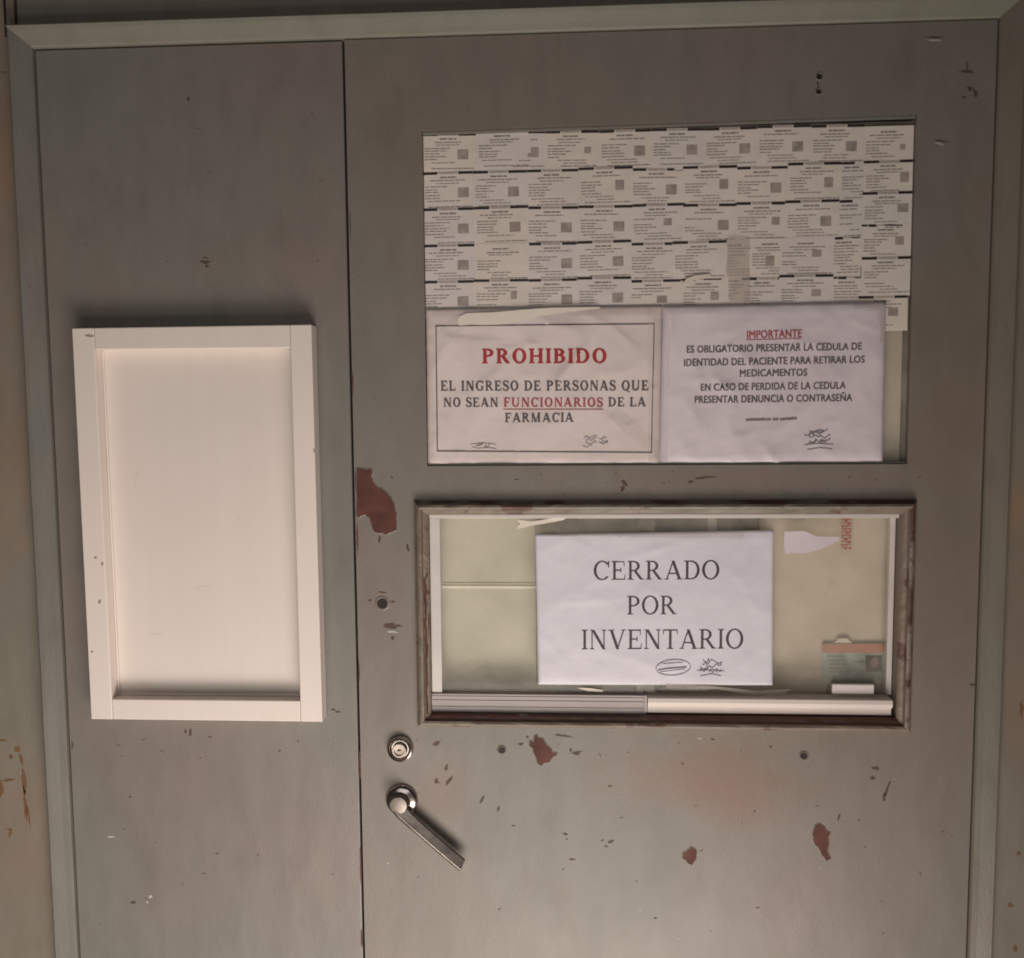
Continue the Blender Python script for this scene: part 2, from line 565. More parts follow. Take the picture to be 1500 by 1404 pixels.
def leaf_mesh(x0, x1, z0, z1, y0, y1, holes, name, mat, parent):
    xs = sorted(set([x0, x1] + [h[0] for h in holes] + [h[1] for h in holes]))
    zs = sorted(set([z0, z1] + [h[2] for h in holes] + [h[3] for h in holes]))

    def solid(i, j):
        if i < 0 or j < 0 or i >= len(xs) - 1 or j >= len(zs) - 1:
            return False
        cx, cz = (xs[i] + xs[i + 1]) / 2, (zs[j] + zs[j + 1]) / 2
        return not any(h[0] < cx < h[1] and h[2] < cz < h[3] for h in holes)
    mb = MB()
    for i in range(len(xs) - 1):
        for j in range(len(zs) - 1):
            if not solid(i, j):
                continue
            a, b, c, d = xs[i], xs[i + 1], zs[j], zs[j + 1]
            mb.quad((a, y0, c), (b, y0, c), (b, y0, d), (a, y0, d))
            mb.quad((b, y1, c), (a, y1, c), (a, y1, d), (b, y1, d))
            if not solid(i - 1, j):
                mb.quad((a, y1, c), (a, y0, c), (a, y0, d), (a, y1, d))
            if not solid(i + 1, j):
                mb.quad((b, y0, c), (b, y1, c), (b, y1, d), (b, y0, d))
            if not solid(i, j - 1):
                mb.quad((a, y1, c), (b, y1, c), (b, y0, c), (a, y0, c))
            if not solid(i, j + 1):
                mb.quad((a, y0, d), (b, y0, d), (b, y1, d), (a, y1, d))
    mb.v = [warp(*v) for v in mb.v]
    return mb.build(name, mat, parent, bevel=0.0015, merge=True)


GAP = 0.0034
TILT = 0.0
ux0 = ux1 = uz1 = 99.0
dl = thing('fixed_door_leaf', 'narrow plain grey painted door leaf on the left carrying the white box frame', 'door')
dr = thing('door_leaf', 'wide grey painted pharmacy door leaf with two windows, lever handle and chipped paint', 'door')
leaf_mesh(xl + 0.0012, xg - GAP / 2, ZB + 0.006, zt - 0.0015, 0.0, 0.038, [], 'panel', M['paint_fixed'], dl)

# upper window opening
ux0 = (X(618, 188) + X(626, 686)) / 2
ux1 = (X(1343, 173) + X(1328, 677)) / 2
uz1 = (Z(618, 188) + Z(1343, 173)) / 2
TILT = 0.0085
uz0 = (Z(626, 686) + Z(1328, 677)) / 2
# lower window opening (just outside the aluminium frame)
lx0 = (X(629.5, 755) + X(629.5, 1043)) / 2
lx1 = (X(1321, 751) + X(1310, 1049)) / 2
lz1 = (Z(629, 755) + Z(1321, 751)) / 2
lz0 = (Z(629.5, 1046) + Z(1310, 1050)) / 2
DY = -0.0012
leaf_mesh(xg + GAP / 2, xr - 0.0012, ZB + 0.006, zt - 0.0015, DY, 0.038,
          [(ux0, ux1, uz0, uz1), (lx0, lx1, lz0, lz1)], 'panel', M['paint'], dr)

# upper glass, bead and the khaki board seen behind it
mb = MB()
mb.box(ux0 + 0.0005, ux1 - 0.0005, 0.0062, 0.0092, uz0 + 0.0005, uz1 - 0.0032)
mb.build('glass_pane', M['glass'], dr)
mb = MB()
mb.box(ux0 + 0.001, ux1 - 0.001, 0.024, 0.028, uz0 + 0.001, uz1 - 0.0035)
mb.build('backing_board', M['khaki'], dr)
for (a, b, c, d) in ((ux0, ux1, uz1 - 0.0035, uz1 - 0.0002), (ux0, ux1, uz0 + 0.0002, uz0 + 0.003)):
    mb = MB()
    mb.box(a + 0.0004, b - 0.0004, 0.0012, 0.0060, c, d)
    if c > uz0 + 0.1:
        mb.v = [(x, y, z + TILT * (x - (ux0 + ux1) / 2)) for x, y, z in mb.v]
    mb.build('glazing_bead', M['trim'], dr, bevel=0.0006)

# lower window moulding: four mitred bars with a ridge
MW = 0.0175
ox0, ox1, oz0, oz1 = lx0 - MW, lx1 + MW, lz0 - MW * 0.95, lz1 + MW


def moulding(p0, p1, q0, q1, mats, prof):
    mb = MB()
    ns = 60
    fm = []
    for s in range(ns):
        rows = []
        for k in (s, s + 1):
            t = k / ns
            row = []
            for u, y, _ in prof:
                a = Vector(p0).lerp(Vector(p1), t)
                b = Vector(q0).lerp(Vector(q1), t)
                c = a.lerp(b, u)
                w = 0.0009 * noise.noise(Vector((c.x * 60, u * 7, c.y * 60))) + 0.0005 * noise.noise(Vector((c.x * 160, u * 9, c.y * 160)))
                row.append((c.x, (y + w) if y < -0.001 else y, c.y))
            rows.append(row)
        for i in range(len(prof) - 1):
            mb.quad(rows[0][i], rows[0][i + 1], rows[1][i + 1], rows[1][i])
            fm.append(prof[i][2])
    o = mb.build('window_moulding', mats, dr)
    o.data.polygons.foreach_set('material_index', fm)
    bm = bmesh.new()
    bm.from_mesh(o.data)
    bmesh.ops.remove_doubles(bm, verts=bm.verts, dist=1e-6)
    bmesh.ops.recalc_face_normals(bm, faces=bm.faces)
    bm.to_mesh(o.data)
    bm.free()
    return o


# u from inner (0) to outer (1)
def mprof(inner, ridge, outer):
    return [(-0.03, 0.0035, inner), (-0.03, -0.004, inner), (0.10, -0.0065, inner), (0.34, -0.0080, inner), (0.42, -0.0125, ridge),
            (0.58, -0.0140, ridge), (0.74, -0.0125, outer), (0.86, -0.0070, outer), (1.0, -0.0045, outer), (1.0, 0.004, outer)]


mm = [M['moulding'], M['moulding_worn'], M['moulding_bare']]
moulding((lx0, lz1), (lx1, lz1), (ox0, oz1), (ox1, oz1), mm, mprof(0, 0, 1))
moulding((lx0, lz0), (lx1, lz0), (ox0, oz0), (ox1, oz0), mm, mprof(2, 0, 0))
moulding((lx0, lz0), (lx0, lz1), (ox0, oz0), (ox0, oz1), mm, mprof(0, 0, 0))
moulding((lx1, lz0), (lx1, lz1), (ox1, oz0), (ox1, oz1), mm, mprof(0, 1, 0))
# bare strip on the inner side of the left bar
mb = MB()
n = 40
zt_b, zb_b = Z(622, 838), Z(622, 1044)
up, dn = [], []
for i in range(n + 1):
    z = zt_b + (zb_b - zt_b) * i / n
    wd = 0.0052 + 0.0016 * noise.noise(Vector((z * 90, 1, 2))) - (0.003 if i < 2 else 0)
    up.append((lx0 - 0.0004, -0.0046, z))
    dn.append((lx0 - wd, -0.0092, z))
for i in range(n):
    mb.quad(up[i], dn[i], dn[i + 1], up[i + 1])
mb.build('paint_chip', M['undercoat'], dr)

# aluminium slider
sl = empty('sliding_window')
sl.parent = dr
mb = MB()
mb.box(lx0 + 0.0008, lx1 - 0.0008, 0.002, 0.020, lz1 - 0.0058, lz1 - 0.0006)
mb.build('top_rail', M['alu'], sl, bevel=0.0006)
sx1 = X(645.5, 880, 0.002)
za = Z(640, 1017, 0.0)
mb = MB()
mb.box(lx0 + 0.0008, sx1, 0.0035, 0.020, za + 0.0005, lz1 - 0.0062)
mb.build('stile', M['alu'], sl, bevel=0.0008)
sx2 = X(1301, 880, 0.014)
mb = MB()
mb.box(sx2, lx1 - 0.0008, 0.0135, 0.022, za + 0.0005, lz1 - 0.0062)
mb.build('stile', M['alu'], sl, bevel=0.0008)
# bottom track on the left half: three fine ribs
xm = X(948, 1032, 0.0)
mb = MB()
zc = Z(700, 1044, 0.0)
prev = zc
hh = za - zc
for k, (a, b, y) in enumerate(((0.0, 0.30, 0.001), (0.30, 0.35, 0.0018), (0.35, 0.66, 0.001), (0.66, 0.71, 0.0018), (0.71, 0.88, 0.0012), (0.88, 0.92, 0.0020), (0.92, 1.0, 0.0014))):
    mb.box(lx0 + 0.0008, xm - 0.0005, y, 0.0215 + 0.0001 * k, zc + a * hh, zc + b * hh - 0.0001)
mb.build('bottom_track', M['alu_track'], sl)
mb = MB()
mb.box(xm - 0.004, xm, -0.0005, 0.012, zc + 0.003, za + 0.001)
mb.build('track_stop', M['alu_track'], sl, bevel=0.0006)
xe = X(1307, 1035, -0.002)
zr1, zr0 = Z(1100, 1023, -0.002), Z(1100, 1047, -0.002)
mb = MB()
pf = [(-0.0035, 0.0), (-0.0040, 0.35), (-0.0018, 0.48), (-0.0006, 0.58), (0.0, 0.80), (0.0008, 1.0)]
# rail: upper lip rounded, lower half stepped back
pts = [(0.0010, zr0), (0.0010, zr0 + (zr1 - zr0) * 0.42), (-0.0035, zr0 + (zr1 - zr0) * 0.50), (-0.0045, zr0 + (zr1 - zr0) * 0.72), (-0.0035, zr0 + (zr1 - zr0) * 0.95), (-0.0015, zr1), (0.018, zr1), (0.018, zr0)]
k = len(pts)
nb = len(mb.v)
for xx in (xm + 0.0006, xe):
    mb.v += [(xx, p[0], p[1]) for p in pts]
for i in range(k):
    j = (i + 1) % k
    mb.f.append((nb + i, nb + k + i, nb + k + j, nb + j))
mb.f.append(tuple(nb + i for i in range(k)))
mb.f.append(tuple(nb + k + i for i in reversed(range(k))))
mb.build('bottom_rail', M['alu_bright'], sl, bevel=0.0004)
mb = MB()
mb.box(sx1 + 0.0004, xm + 0.01, 0.0085, 0.0115, za - 0.004, lz1 - 0.0062)
mb.build('glass_pane', M['glass'], sl)
mb = MB()
mb.box(xm - 0.012, sx2 - 0.0004, 0.0120, 0.0140, za - 0.004, lz1 - 0.0062)
mb.build('glass_pane', M['glass'], sl)

# what stands behind the sliding glass: a board box with a reflected shelf line drawn on it
hb = thing('service_hatch', 'pale khaki hatch boarding with a thin reflected shelf line, seen behind the lower sliding glass', 'hatch')
BY = 0.036
mb = MB()
mb.box(lx0 - 0.06, X(785, 900, BY), BY, BY + 0.01, lz0 - 0.06, lz1 + 0.06)
mb.build('board', M['khaki_pale'], hb)
mb = MB()
mb.box(X(785, 900, BY) + 0.0006, lx1 + 0.06, BY + 0.002, BY + 0.012, lz0 - 0.06, lz1 + 0.06)
mb.build('board', M['khaki'], hb)
mb = MB()
s0, s1 = at(645, 861, BY - 0.006), at(860, 860, BY - 0.006)
mb.box(s0[0] - 0.05, s1[0], BY - 0.0016, BY - 0.0004, s0[1] - 0.0018, s0[1] + 0.0018)
mb.build('shelf_reflection', M['shelf_reflection'], hb, bevel=0.0005)  # shelf reflection put in as a solid pale bar
mb = MB()
mb.box(s0[0] - 0.05, s1[0], BY - 0.0012, BY - 0.0005, s0[1] + 0.0034, s0[1] + 0.0052)
mb.build('reflected_lip', M['khaki_pale'], hb)
a0, a1 = at(845, 758, BY - 0.010), at(1112, 778, BY - 0.010)
mb = MB()
mb.box(a0[0], a1[0], BY - 0.011, BY - 0.001, a1[1], lz1 + 0.05)
mb.build('slat', M['dark_slat'], hb)
b0, b1 = at(1037, 770, BY - 0.014), at(1050, 770, BY - 0.014)
mb = MB()
mb.box(b0[0], b1[0], BY - 0.014, BY - 0.0115, a1[1] - 0.004, lz1 + 0.04)
mb.build('upright', M['alu'], hb)

# ---------------------------------------------------------------- paint chips, holes, scratches on the leaves


def outline(pts, n=5, amp=0.0005, seed=0):
    out = []
    for i in range(len(pts)):
        a, b = Vector(pts[i]), Vector(pts[(i + 1) % len(pts)])
        for k in range(n):
            p = a.lerp(b, k / n)
            nn = noise.noise_vector(Vector((p.x * 420 + seed, p.y * 420, seed)))
            out.append((p.x + nn.x * amp, p.y + nn.y * amp))
    return out


def chip(pxpts, yf, parent, mat='undercoat', amp=0.0013, rim=True, label=None):
    pts = outline([at(x, y, yf) for x, y in pxpts], 6, amp, rnd.random() * 9)
    mb = MB()
    a = sum(pts[i][0] * pts[(i + 1) % len(pts)][1] - pts[(i + 1) % len(pts)][0] * pts[i][1] for i in range(len(pts)))
    if a < 0:
        pts = pts[::-1]
    mb.poly([(p[0], yf - 0.00025, p[1]) for p in pts])
    o = mb.build('paint_chip', M[mat], parent)
    if label:
        o['label'] = label
    if rim:
        mr = MB()
        k = len(pts)
        nrm = []
        for i in range(k):
            t = Vector(pts[(i + 1) % k]) - Vector(pts[i - 1])
            t.normalize()
            nrm.append((t.y, -t.x))
        A = [(p[0], yf - 0.0002, p[1]) for p in pts]
        B = [(p[0] + n_[0] * 0.0002, yf - 0.0007, p[1] + n_[1] * 0.0002) for p, n_ in zip(pts, nrm)]
        D = [(p[0] + n_[0] * 0.0016, yf - 0.00005, p[1] + n_[1] * 0.0016) for p, n_ in zip(pts, nrm)]
        for i in range(k):
            j = (i + 1) % k
            mr.quad(A[i], B[i], B[j], A[j])
            mr.quad(B[i], D[i], D[j], B[j])
        mr.build('chip_edge', M['paint'] if parent is dr else M['paint_fixed'], o)
    return o


def zp(ox, oy, s, pts):
    return [(ox + x / s, oy + y / s) for x, y in pts]


chip(zp(480, 640, 4.386, [(186, 206), (215, 203), (250, 212), (283, 208), (285, 235), (280, 262), (298, 300), (318, 325), (350, 338), (385, 365), (412, 400), (428, 440), (442, 490), (441, 560), (440, 598), (405, 612), (375, 628), (340, 618), (308, 612), (292, 590), (283, 560), (270, 525), (245, 500), (220, 505), (198, 520), (188, 505)]), DY, dr,
     label='large red brown bare patch beside the gap')
chip(zp(520, 1050, 3.947, [(1040, 108), (1052, 104), (1062, 125), (1085, 128), (1108, 165), (1135, 190), (1140, 208), (1166, 212), (1166, 222), (1148, 232), (1120, 265), (1098, 268), (1078, 280), (1058, 268), (1048, 235), (1030, 195), (1032, 180), (1008, 165), (1012, 142), (1034, 148)]), DY, dr,
     label='red brown bare patch under the lower window')
chip([(1194, 1210), (1200, 1206), (1208, 1212), (1211, 1217), (1216, 1220), (1212, 1226), (1214, 1236), (1211, 1246), (1216, 1258), (1210, 1261), (1204, 1252), (1199, 1242), (1193, 1236), (1190, 1222)], DY, dr)
chip([(1000, 1251), (1007, 1246), (1013, 1241), (1020, 1246), (1019, 1258), (1013, 1267), (1006, 1262), (1001, 1257)], DY, dr, mat='undercoat')


def blob(px, py, a, b, ang, n=18):
    ca, sa = math.cos(math.radians(ang)), math.sin(math.radians(ang))
    out = []
    s = rnd.random() * 20
    for i in range(n):
        t = 2 * math.pi * i / n
        r = 1 + 0.75 * noise.noise(Vector((math.cos(t) * 2.6 + s, math.sin(t) * 2.6, s)))
        x, y = a * math.cos(t) * r, b * math.sin(t) * r
        out.append((px + x * ca - y * sa, py + x * sa + y * ca))
    return out


def marks(name, lst, yf, parent, mat):
    mb = MB()
    for t in lst:
        px, py, a, b, ang = t
        pts = [at(x, y, yf) for x, y in blob(px, py, a, b, ang)]
        ar = sum(pts[i][0] * pts[(i + 1) % len(pts)][1] - pts[(i + 1) % len(pts)][0] * pts[i][1] for i in range(len(pts)))
        if ar < 0:
            pts = pts[::-1]
        mb.poly([(p[0], yf - 0.0002, p[1]) for p in pts])
    o = mb.build(name, M[mat], parent)
    o['kind'] = 'stuff'
    return o


marks('scratches', [(639, 1089.5, 6, 2.4, -25), (654, 1124, 2.2, 5.5, 15), (639.5, 1145, 3.2, 4, 0), (657, 1145, 3, 7, 35), (706, 1172, 2, 6, 30),
                    (763, 1090, 4.5, 2.2, -5), (772, 1080, 2.5, 2, 0), (825, 1078, 13, 1.6, 8), (845, 1103, 8, 3, -8), (836, 1099, 2, 3, 0),
                    (556, 790, 1.5, 5.5, 5), (597, 803, 1.9, 6.5, -15), (542, 880, 2.5, 1.6, 0), (573, 917, 15, 3.4, 3), (575, 882, 3, 2, 0),
                    (915, 708, 6, 3, 40), (912, 716, 3, 4, 20), (1033, 700, 15, 1.5, -6), (1012, 706, 4, 2, 0), (893, 1152, 3, 1.5, 0), (1129, 1094, 2, 1.5, 0),
                    (895, 1233, 4, 2, -20), (888, 1240, 3, 1.4, 10), (828, 1222, 4, 1.8, 10), (838, 1259, 5, 1.2, 0), (752, 1210, 3, 1.3, 0),
                    (1283, 1126, 6, 2.6, 5), (1278, 1139.5, 4, 3, -15), (1229, 1197, 1.6, 5, 15), (1299, 1157, 2.2, 12, 22), (1295, 1169, 2, 6, 10),
                    (1415, 105, 9, 2.4, 3), (1417, 97, 1.2, 7, 0), (1421, 130, 5, 3.4, 20), (1429, 137, 3, 6, -20), (1412, 143, 3, 2, 0),
                    (1368, 55, 12, 1.4, 0), (1378, 207, 10, 1.3, 8), (1425, 1003, 4, 2.0, 0), (1433, 970, 1.6, 4, 0), (1198, 123, 1.0, 10, 0),
                    (560, 868, 6, 1.3, 5), (575, 935, 3, 2, 0), (1044, 1083, 3, 1.2, 10), (730, 1185, 1.8, 4, 20), (598, 1195, 2, 1.5, 0), (1110, 1330, 3, 1, 5), (960, 1345, 2, 1.4, 0)],
      DY, dr, 'scratch')
marks('scratches', [(301, 384, 8, 2.4, 3), (303, 390, 3, 1.7, 20), (301, 378, 4, 1, 0), (276, 146, 2.4, 2.4, 0), (279, 1074, 2, 5.4, 6), (272, 1072, 2, 3, 0), (195, 1322, 4, 1.8, 0), (488, 1040, 3, 1.8, 0), (495, 1043, 4, 1.2, 0),
                    (106, 1092, 1.4, 6, 0), (459, 482, 3, 1.7, 60), (210, 43, 6, 1.2, 0)], 0.0, dl, 'scratch')
marks('pale_nicks', [(220.5, 1314, 2.6, 3, 0), (162, 1226, 6, 1.2, 0), (216, 1322, 2, 1.3, 0), (350, 700, 1.6, 1, 0)], 0.0, dl, 'pale_nick')
marks('pale_nicks', [(1369, 59.5, 11, 1.2, 0), (1376, 211, 9, 1.1, 14), (574, 926, 8, 1.2, 2), (1025, 1082, 3, 1, 0), (568, 1265, 1.5, 1, 0)], DY, dr, 'pale_nick')
wmk = marks('rust_scratches', [(25, 1098, 4, 4.5, 30), (31, 1113, 2.6, 9, -12), (35, 1145, 3.4, 22, -5), (37, 1178, 2.4, 26, -4), (42, 1195, 1.8, 16, -8),
                               (16, 1109, 3, 3, 0), (12, 1143, 9, 2, -10), (1, 1155, 4, 11, 0), (15, 1221, 1.8, 6, 15), (3, 1085, 6, 1.6, 0), (14, 1215, 4, 1, 0)], 0.004, wl, 'scratch_rust')
wmk['label'] = 'brown rusty gouges in the paint of the left wall'


marks('bare_edge_wear', [(521.5 + 0.0, 705, 1.2, 16, 0), (523.5, 790, 1.3, 22, -1), (526, 985, 1.0, 14, -1), (527.5, 1120, 1.2, 20, -1), (528.5, 1270, 1.0, 26, -1), (517, 560, 0.9, 18, -1), (513, 330, 0.8, 20, -1), (530, 1375, 1.0, 12, 0)], DY - 0.0001, dr, 'undercoat')
marks('fine_scratches', [(rnd.uniform(540, 1400), rnd.choice([rnd.uniform(1080, 1390), rnd.uniform(690, 725), rnd.uniform(1080, 1390)]), rnd.uniform(1.0, 3.2), rnd.uniform(0.5, 1.0), rnd.uniform(-60, 60)) for _ in range(46)], DY, dr, 'scratch')
marks('pale_nicks', [(rnd.uniform(545, 1400), rnd.uniform(1080, 1390), rnd.uniform(1.0, 3.0), rnd.uniform(0.25, 0.5), rnd.uniform(-30, 60)) for _ in range(9)], DY, dr, 'pale_nick')
marks('fine_scratches', [(rnd.uniform(125, 510), rnd.choice([rnd.uniform(90, 450), rnd.uniform(1080, 1390)]), rnd.uniform(1.0, 3.0), rnd.uniform(0.4, 0.9), rnd.uniform(-60, 60)) for _ in range(26)], 0.0, dl, 'scratch')
marks('paint_nicks', [(1480, 1326, 5, 2.6, 20), (1487, 1390, 3, 6, 0), (1492, 1250, 3, 3, 0), (1496, 1040, 3, 12, 0), (4, 106, 5, 1.2, 0)], 0.004, wl, 'scratch_rust')


def hole(px, py, rpx, yf, parent, ring=1.35):
    c = at(px, py, yf)
    r = rpx * 0.00086
    mb = MB()
    n = 20
    prof = [(0.0, -0.0004), (0.62, -0.00045), (0.95, -0.0006)]
    ringp = [(0.95, -0.0006), (1.1, -0.0010), (ring, -0.0001)]
    o = None
    for nm, pf_, mt in (('screw_hole', prof, 'hole'), ('hole_rim', ringp, 'paint')):
        mb = MB()
        for i in range(len(pf_) - 1):
            for k in range(n):
                q = []
                for rr, y, t in ((pf_[i][0], pf_[i][1], k), (pf_[i + 1][0], pf_[i + 1][1], k), (pf_[i + 1][0], pf_[i + 1][1], k + 1), (pf_[i][0], pf_[i][1], k + 1)):
                    an = 2 * math.pi * t / n
                    q.append((c[0] + r * rr * math.cos(an), yf + y, c[1] + r * rr * math.sin(an)))
                if pf_[i][0] == 0:
                    mb.poly([q[0], q[1], q[2]])
                else:
                    mb.quad(*q)
        oo = mb.build(nm, M[mt], o or parent, smooth=True)
        o = o or oo
    return o


hole(560, 884, 8.5, DY, dr)
hole(735, 1098.5, 5.6, DY, dr)
hole(1177.5, 1107, 5.6, DY, dr)
hole(1200, 112.5, 4.2, DY, dr)
hole(1199, 134.5, 3.8, DY, dr)

# ---------------------------------------------------------------- white box frame
WF = -0.024


def avg(*a):
    return sum(a) / len(a)


box = thing('white_box_frame', 'empty white painted wooden box frame screwed on the narrow left door leaf', 'box frame')
oTL, oTR, oBR, oBL = at(105, 481, WF), at(456, 475.5, WF), at(472, 1058, WF), at(133.5, 1054, WF)
iTL, iTR, iBR, iBL = at(138.5, 512.5, WF), at(425.5, 510, WF), at(439.5, 1027, WF), at(163.5, 1024.5, WF)


def hcut(p, q, x):  # point on p-q at given x
    t = (x - p[0]) / (q[0] - p[0])
    return (x, p[1] + (q[1] - p[1]) * t)


def bar(name, pts, y0, y1, bev=0.0012):
    mb = MB()
    mb.prism(pts, y0, y1)
    return mb.build(name, M['white'], box, bevel=bev)


# stiles run full height, rails butt between them
oT_l = hcut(oTL, oTR, iTL[0])
oT_r = hcut(oTL, oTR, iTR[0])
oB_l = hcut(oBL, oBR, iBL[0])
oB_r = hcut(oBL, oBR, iBR[0])
bar('stile', [oTL, oT_l, iTL, iBL, oB_l, oBL], WF, -0.0004)
bar('stile', [oT_r, oTR, oBR, oB_r, iBR, iTR], WF, -0.0004)
e = 0.00035
bar('rail', [(oT_l[0] + e, oT_l[1]), (oT_r[0] - e, oT_r[1]), (iTR[0] - e, iTR[1]), (iTL[0] + e, iTL[1])], WF + 0.0003, -0.0004)
bar('rail', [(oB_l[0] + e, oB_l[1]), (oB_r[0] - e, oB_r[1]), (iBR[0] - e, iBR[1]), (iBL[0] + e, iBL[1])], WF + 0.0003, -0.0004)
mb = MB()
mb.prism([(iTL[0] - 0.004, iTL[1] + 0.004), (iTR[0] + 0.004, iTR[1] + 0.004), (iBR[0] + 0.004, iBR[1] - 0.004), (iBL[0] - 0.004, iBL[1] - 0.004)], -0.0040, -0.0006)
mb.build('back_panel', M['white_panel'], box)
# thin bead where the back panel meets the left stile and bottom rail
mb = MB()
mb.prism([(iTL[0] + 0.0002, iTL[1] - 0.0002), (iTL[0] + 0.0022, iTL[1] - 0.0002), (iBL[0] + 0.0022, iBL[1] + 0.0002), (iBL[0] + 0.0002, iBL[1] + 0.0002)], -0.0065, -0.0042)
mb.build('bead', M['white'], box, bevel=0.0004)
mb = MB()
mb.prism([(iBL[0] + 0.0026, iBL[1] + 0.0002), (iBR[0] - 0.0004, iBR[1] + 0.0002), (iBR[0] - 0.0004, iBR[1] + 0.0036), (iBL[0] + 0.0026, iBL[1] + 0.0030)], -0.0072, -0.0042)
mb.build('bead', M['white'], box, bevel=0.0006)
marks('pale_smudge', [(200, 700, 1.5, 14, 10), (300, 860, 12, 1.0, -10), (380, 620, 1.2, 9, -20), (230, 930, 9, 1.2, 5), (350, 760, 2, 2, 0)], -0.004, box, 'slip_a')
marks('scratches', [(131, 492, 6, 1.8, 3), (140, 817, 2, 2.2, 0), (150, 826, 2, 2.4, 0), (146, 882, 2.2, 3, 20), (135, 955, 2, 1.5, 0), (460, 660, 1.2, 3, 0)], WF, box, 'grey_nick')
marks('pale_smudge', [(275, 541, 2.5, 3.5, 0)], -0.004, box, 'slip_d')

# ---------------------------------------------------------------- lock and lever


def lathe(cx, cz, prof, name, mat, parent, n=40, smooth=True):
    mb = MB()
    for i in range(len(prof) - 1):
        for k in range(n):
            q = []
            for (r, y), t in ((prof[i], k), (prof[i], k + 1), (prof[i + 1], k + 1), (prof[i + 1], k)):
                a = 2 * math.pi * t / n
                q.append((cx + r * math.cos(a), y, cz + r * math.sin(a)))
            if prof[i][0] < 1e-6:
                mb.poly([q[0], q[2], q[3]])
            elif prof[i + 1][0] < 1e-6:
                mb.poly([q[0], q[1], q[2]])
            else:
                mb.quad(*q)
    o = mb.build(name, mat, parent, smooth=smooth, merge=True)
    bm = bmesh.new()
    bm.from_mesh(o.data)
    bmesh.ops.recalc_face_normals(bm, faces=bm.faces)
    bm.to_mesh(o.data)
    bm.free()
    o.data.set_sharp_from_angle(angle=math.radians(35))
    return o


lock = empty('door_lock')
lock.parent = dr
lx, lz = at(585.5, 1099, -0.008)
lathe(lx, lz, [(0.0175, DY), (0.0172, DY - 0.004), (0.0158, DY - 0.0075), (0.0140, DY - 0.0085), (0.0128, DY - 0.0075), (0.0112, DY - 0.0040), (0.0098, DY - 0.0040)], 'escutcheon', M['chrome'], lock)
lathe(lx - 0.0006, lz - 0.0008, [(0.0098, DY - 0.001), (0.0098, DY - 0.0082), (0.0090, DY - 0.0090), (0.0066, DY - 0.0090), (0.0062, DY - 0.0070), (0.0, DY - 0.0068)], 'cylinder', M['lever_metal'], lock)
mb = MB()
mb.prism([(lx - 0.0030, lz - 0.0016), (lx + 0.0016, lz - 0.0014), (lx + 0.0018, lz + 0.0004), (lx - 0.0026, lz + 0.0006)], DY - 0.0074, DY - 0.0060)
mb.build('keyhole', M['hole'], lock)

handle = empty('door_handle')
handle.parent = dr
hx, hz = at(588.5, 1173, -0.004)
lathe(hx, hz, [(0.0212, DY), (0.0212, DY - 0.0025), (0.0195, DY - 0.0050), (0.0165, DY - 0.0062), (0.0125, DY - 0.0075), (0.0110, DY - 0.0100), (0.0105, DY - 0.0160)], 'rose', M['chrome'], handle)
# screw on the rose
qx, qz = at(600, 1186, -0.006)
lathe(qx, qz, [(0.0036, DY - 0.0055), (0.0036, DY - 0.0080), (0.0024, DY - 0.0092), (0.0, DY - 0.0094)], 'screw', M['chrome'], handle, n=16)
# hub
kx, kz = at(584, 1179, -0.018)
lathe(kx, kz, [(0.0125, DY - 0.006), (0.0128, DY - 0.015), (0.0122, DY - 0.0185), (0.0108, DY - 0.0198), (0.0060, DY - 0.0204), (0.0, DY - 0.0206)], 'hub', M['hub_metal'], handle)
# lever: swept bevelled bar, slightly ridged
path = [(580, 1179, -0.016, 0.0105), (589, 1191, -0.0175, 0.0102), (606, 1207, -0.0185, 0.0090), (629, 1227, -0.019, 0.0088), (651, 1246, -0.019, 0.0088), (669, 1261, -0.019, 0.0090), (677.5, 1268, -0.019, 0.0090)]
sec = [(-1.0, 0.10), (-0.94, -0.50), (-0.72, -0.86), (-0.42, -1.0), (-0.30, -0.86), (0.30, -0.42), (0.90, 0.02), (1.0, 0.3), (0.85, 0.8), (-0.85, 0.8)]
P3 = []
for px, py, y, w in path:
    p = at(px, py, y)
    P3.append((Vector((p[0], y, p[1])), w))
mb = MB()
rings = []
for i, (p, w) in enumerate(P3):
    a = P3[max(0, i - 1)][0]
    b = P3[min(len(P3) - 1, i + 1)][0]
    t = (b - a).normalized()
    side = t.cross(Vector((0, 1, 0))).normalized()
    if i == len(P3) - 1:
        side = (side + t * -0.25).normalized()
    th = 0.0052
    base = len(mb.v)
    w *= 0.9
    for u, v in sec:
        q = p + side * (u * w) + Vector((0, 1, 0)) * (v * th)
        mb.v.append(tuple(q))
    rings.append(base)
k = len(sec)
for a, b in zip(rings, rings[1:]):
    for i in range(k):
        j = (i + 1) % k
        mb.f.append((a + i, a + j, b + j, b + i))
mb.f.append(tuple(rings[0] + i for i in reversed(range(k))))
mb.f.append(tuple(rings[-1] + i for i in range(k)))
lev = mb.build('lever', M['lever_metal'], handle, bevel=0.0009)
bm = bmesh.new()
bm.from_mesh(lev.data)
bmesh.ops.recalc_face_normals(bm, faces=bm.faces)
bm.to_mesh(lev.data)
bm.free()

# ---------------------------------------------------------------- lettering
# serif capitals drawn as strokes; height 1, returned as polygons


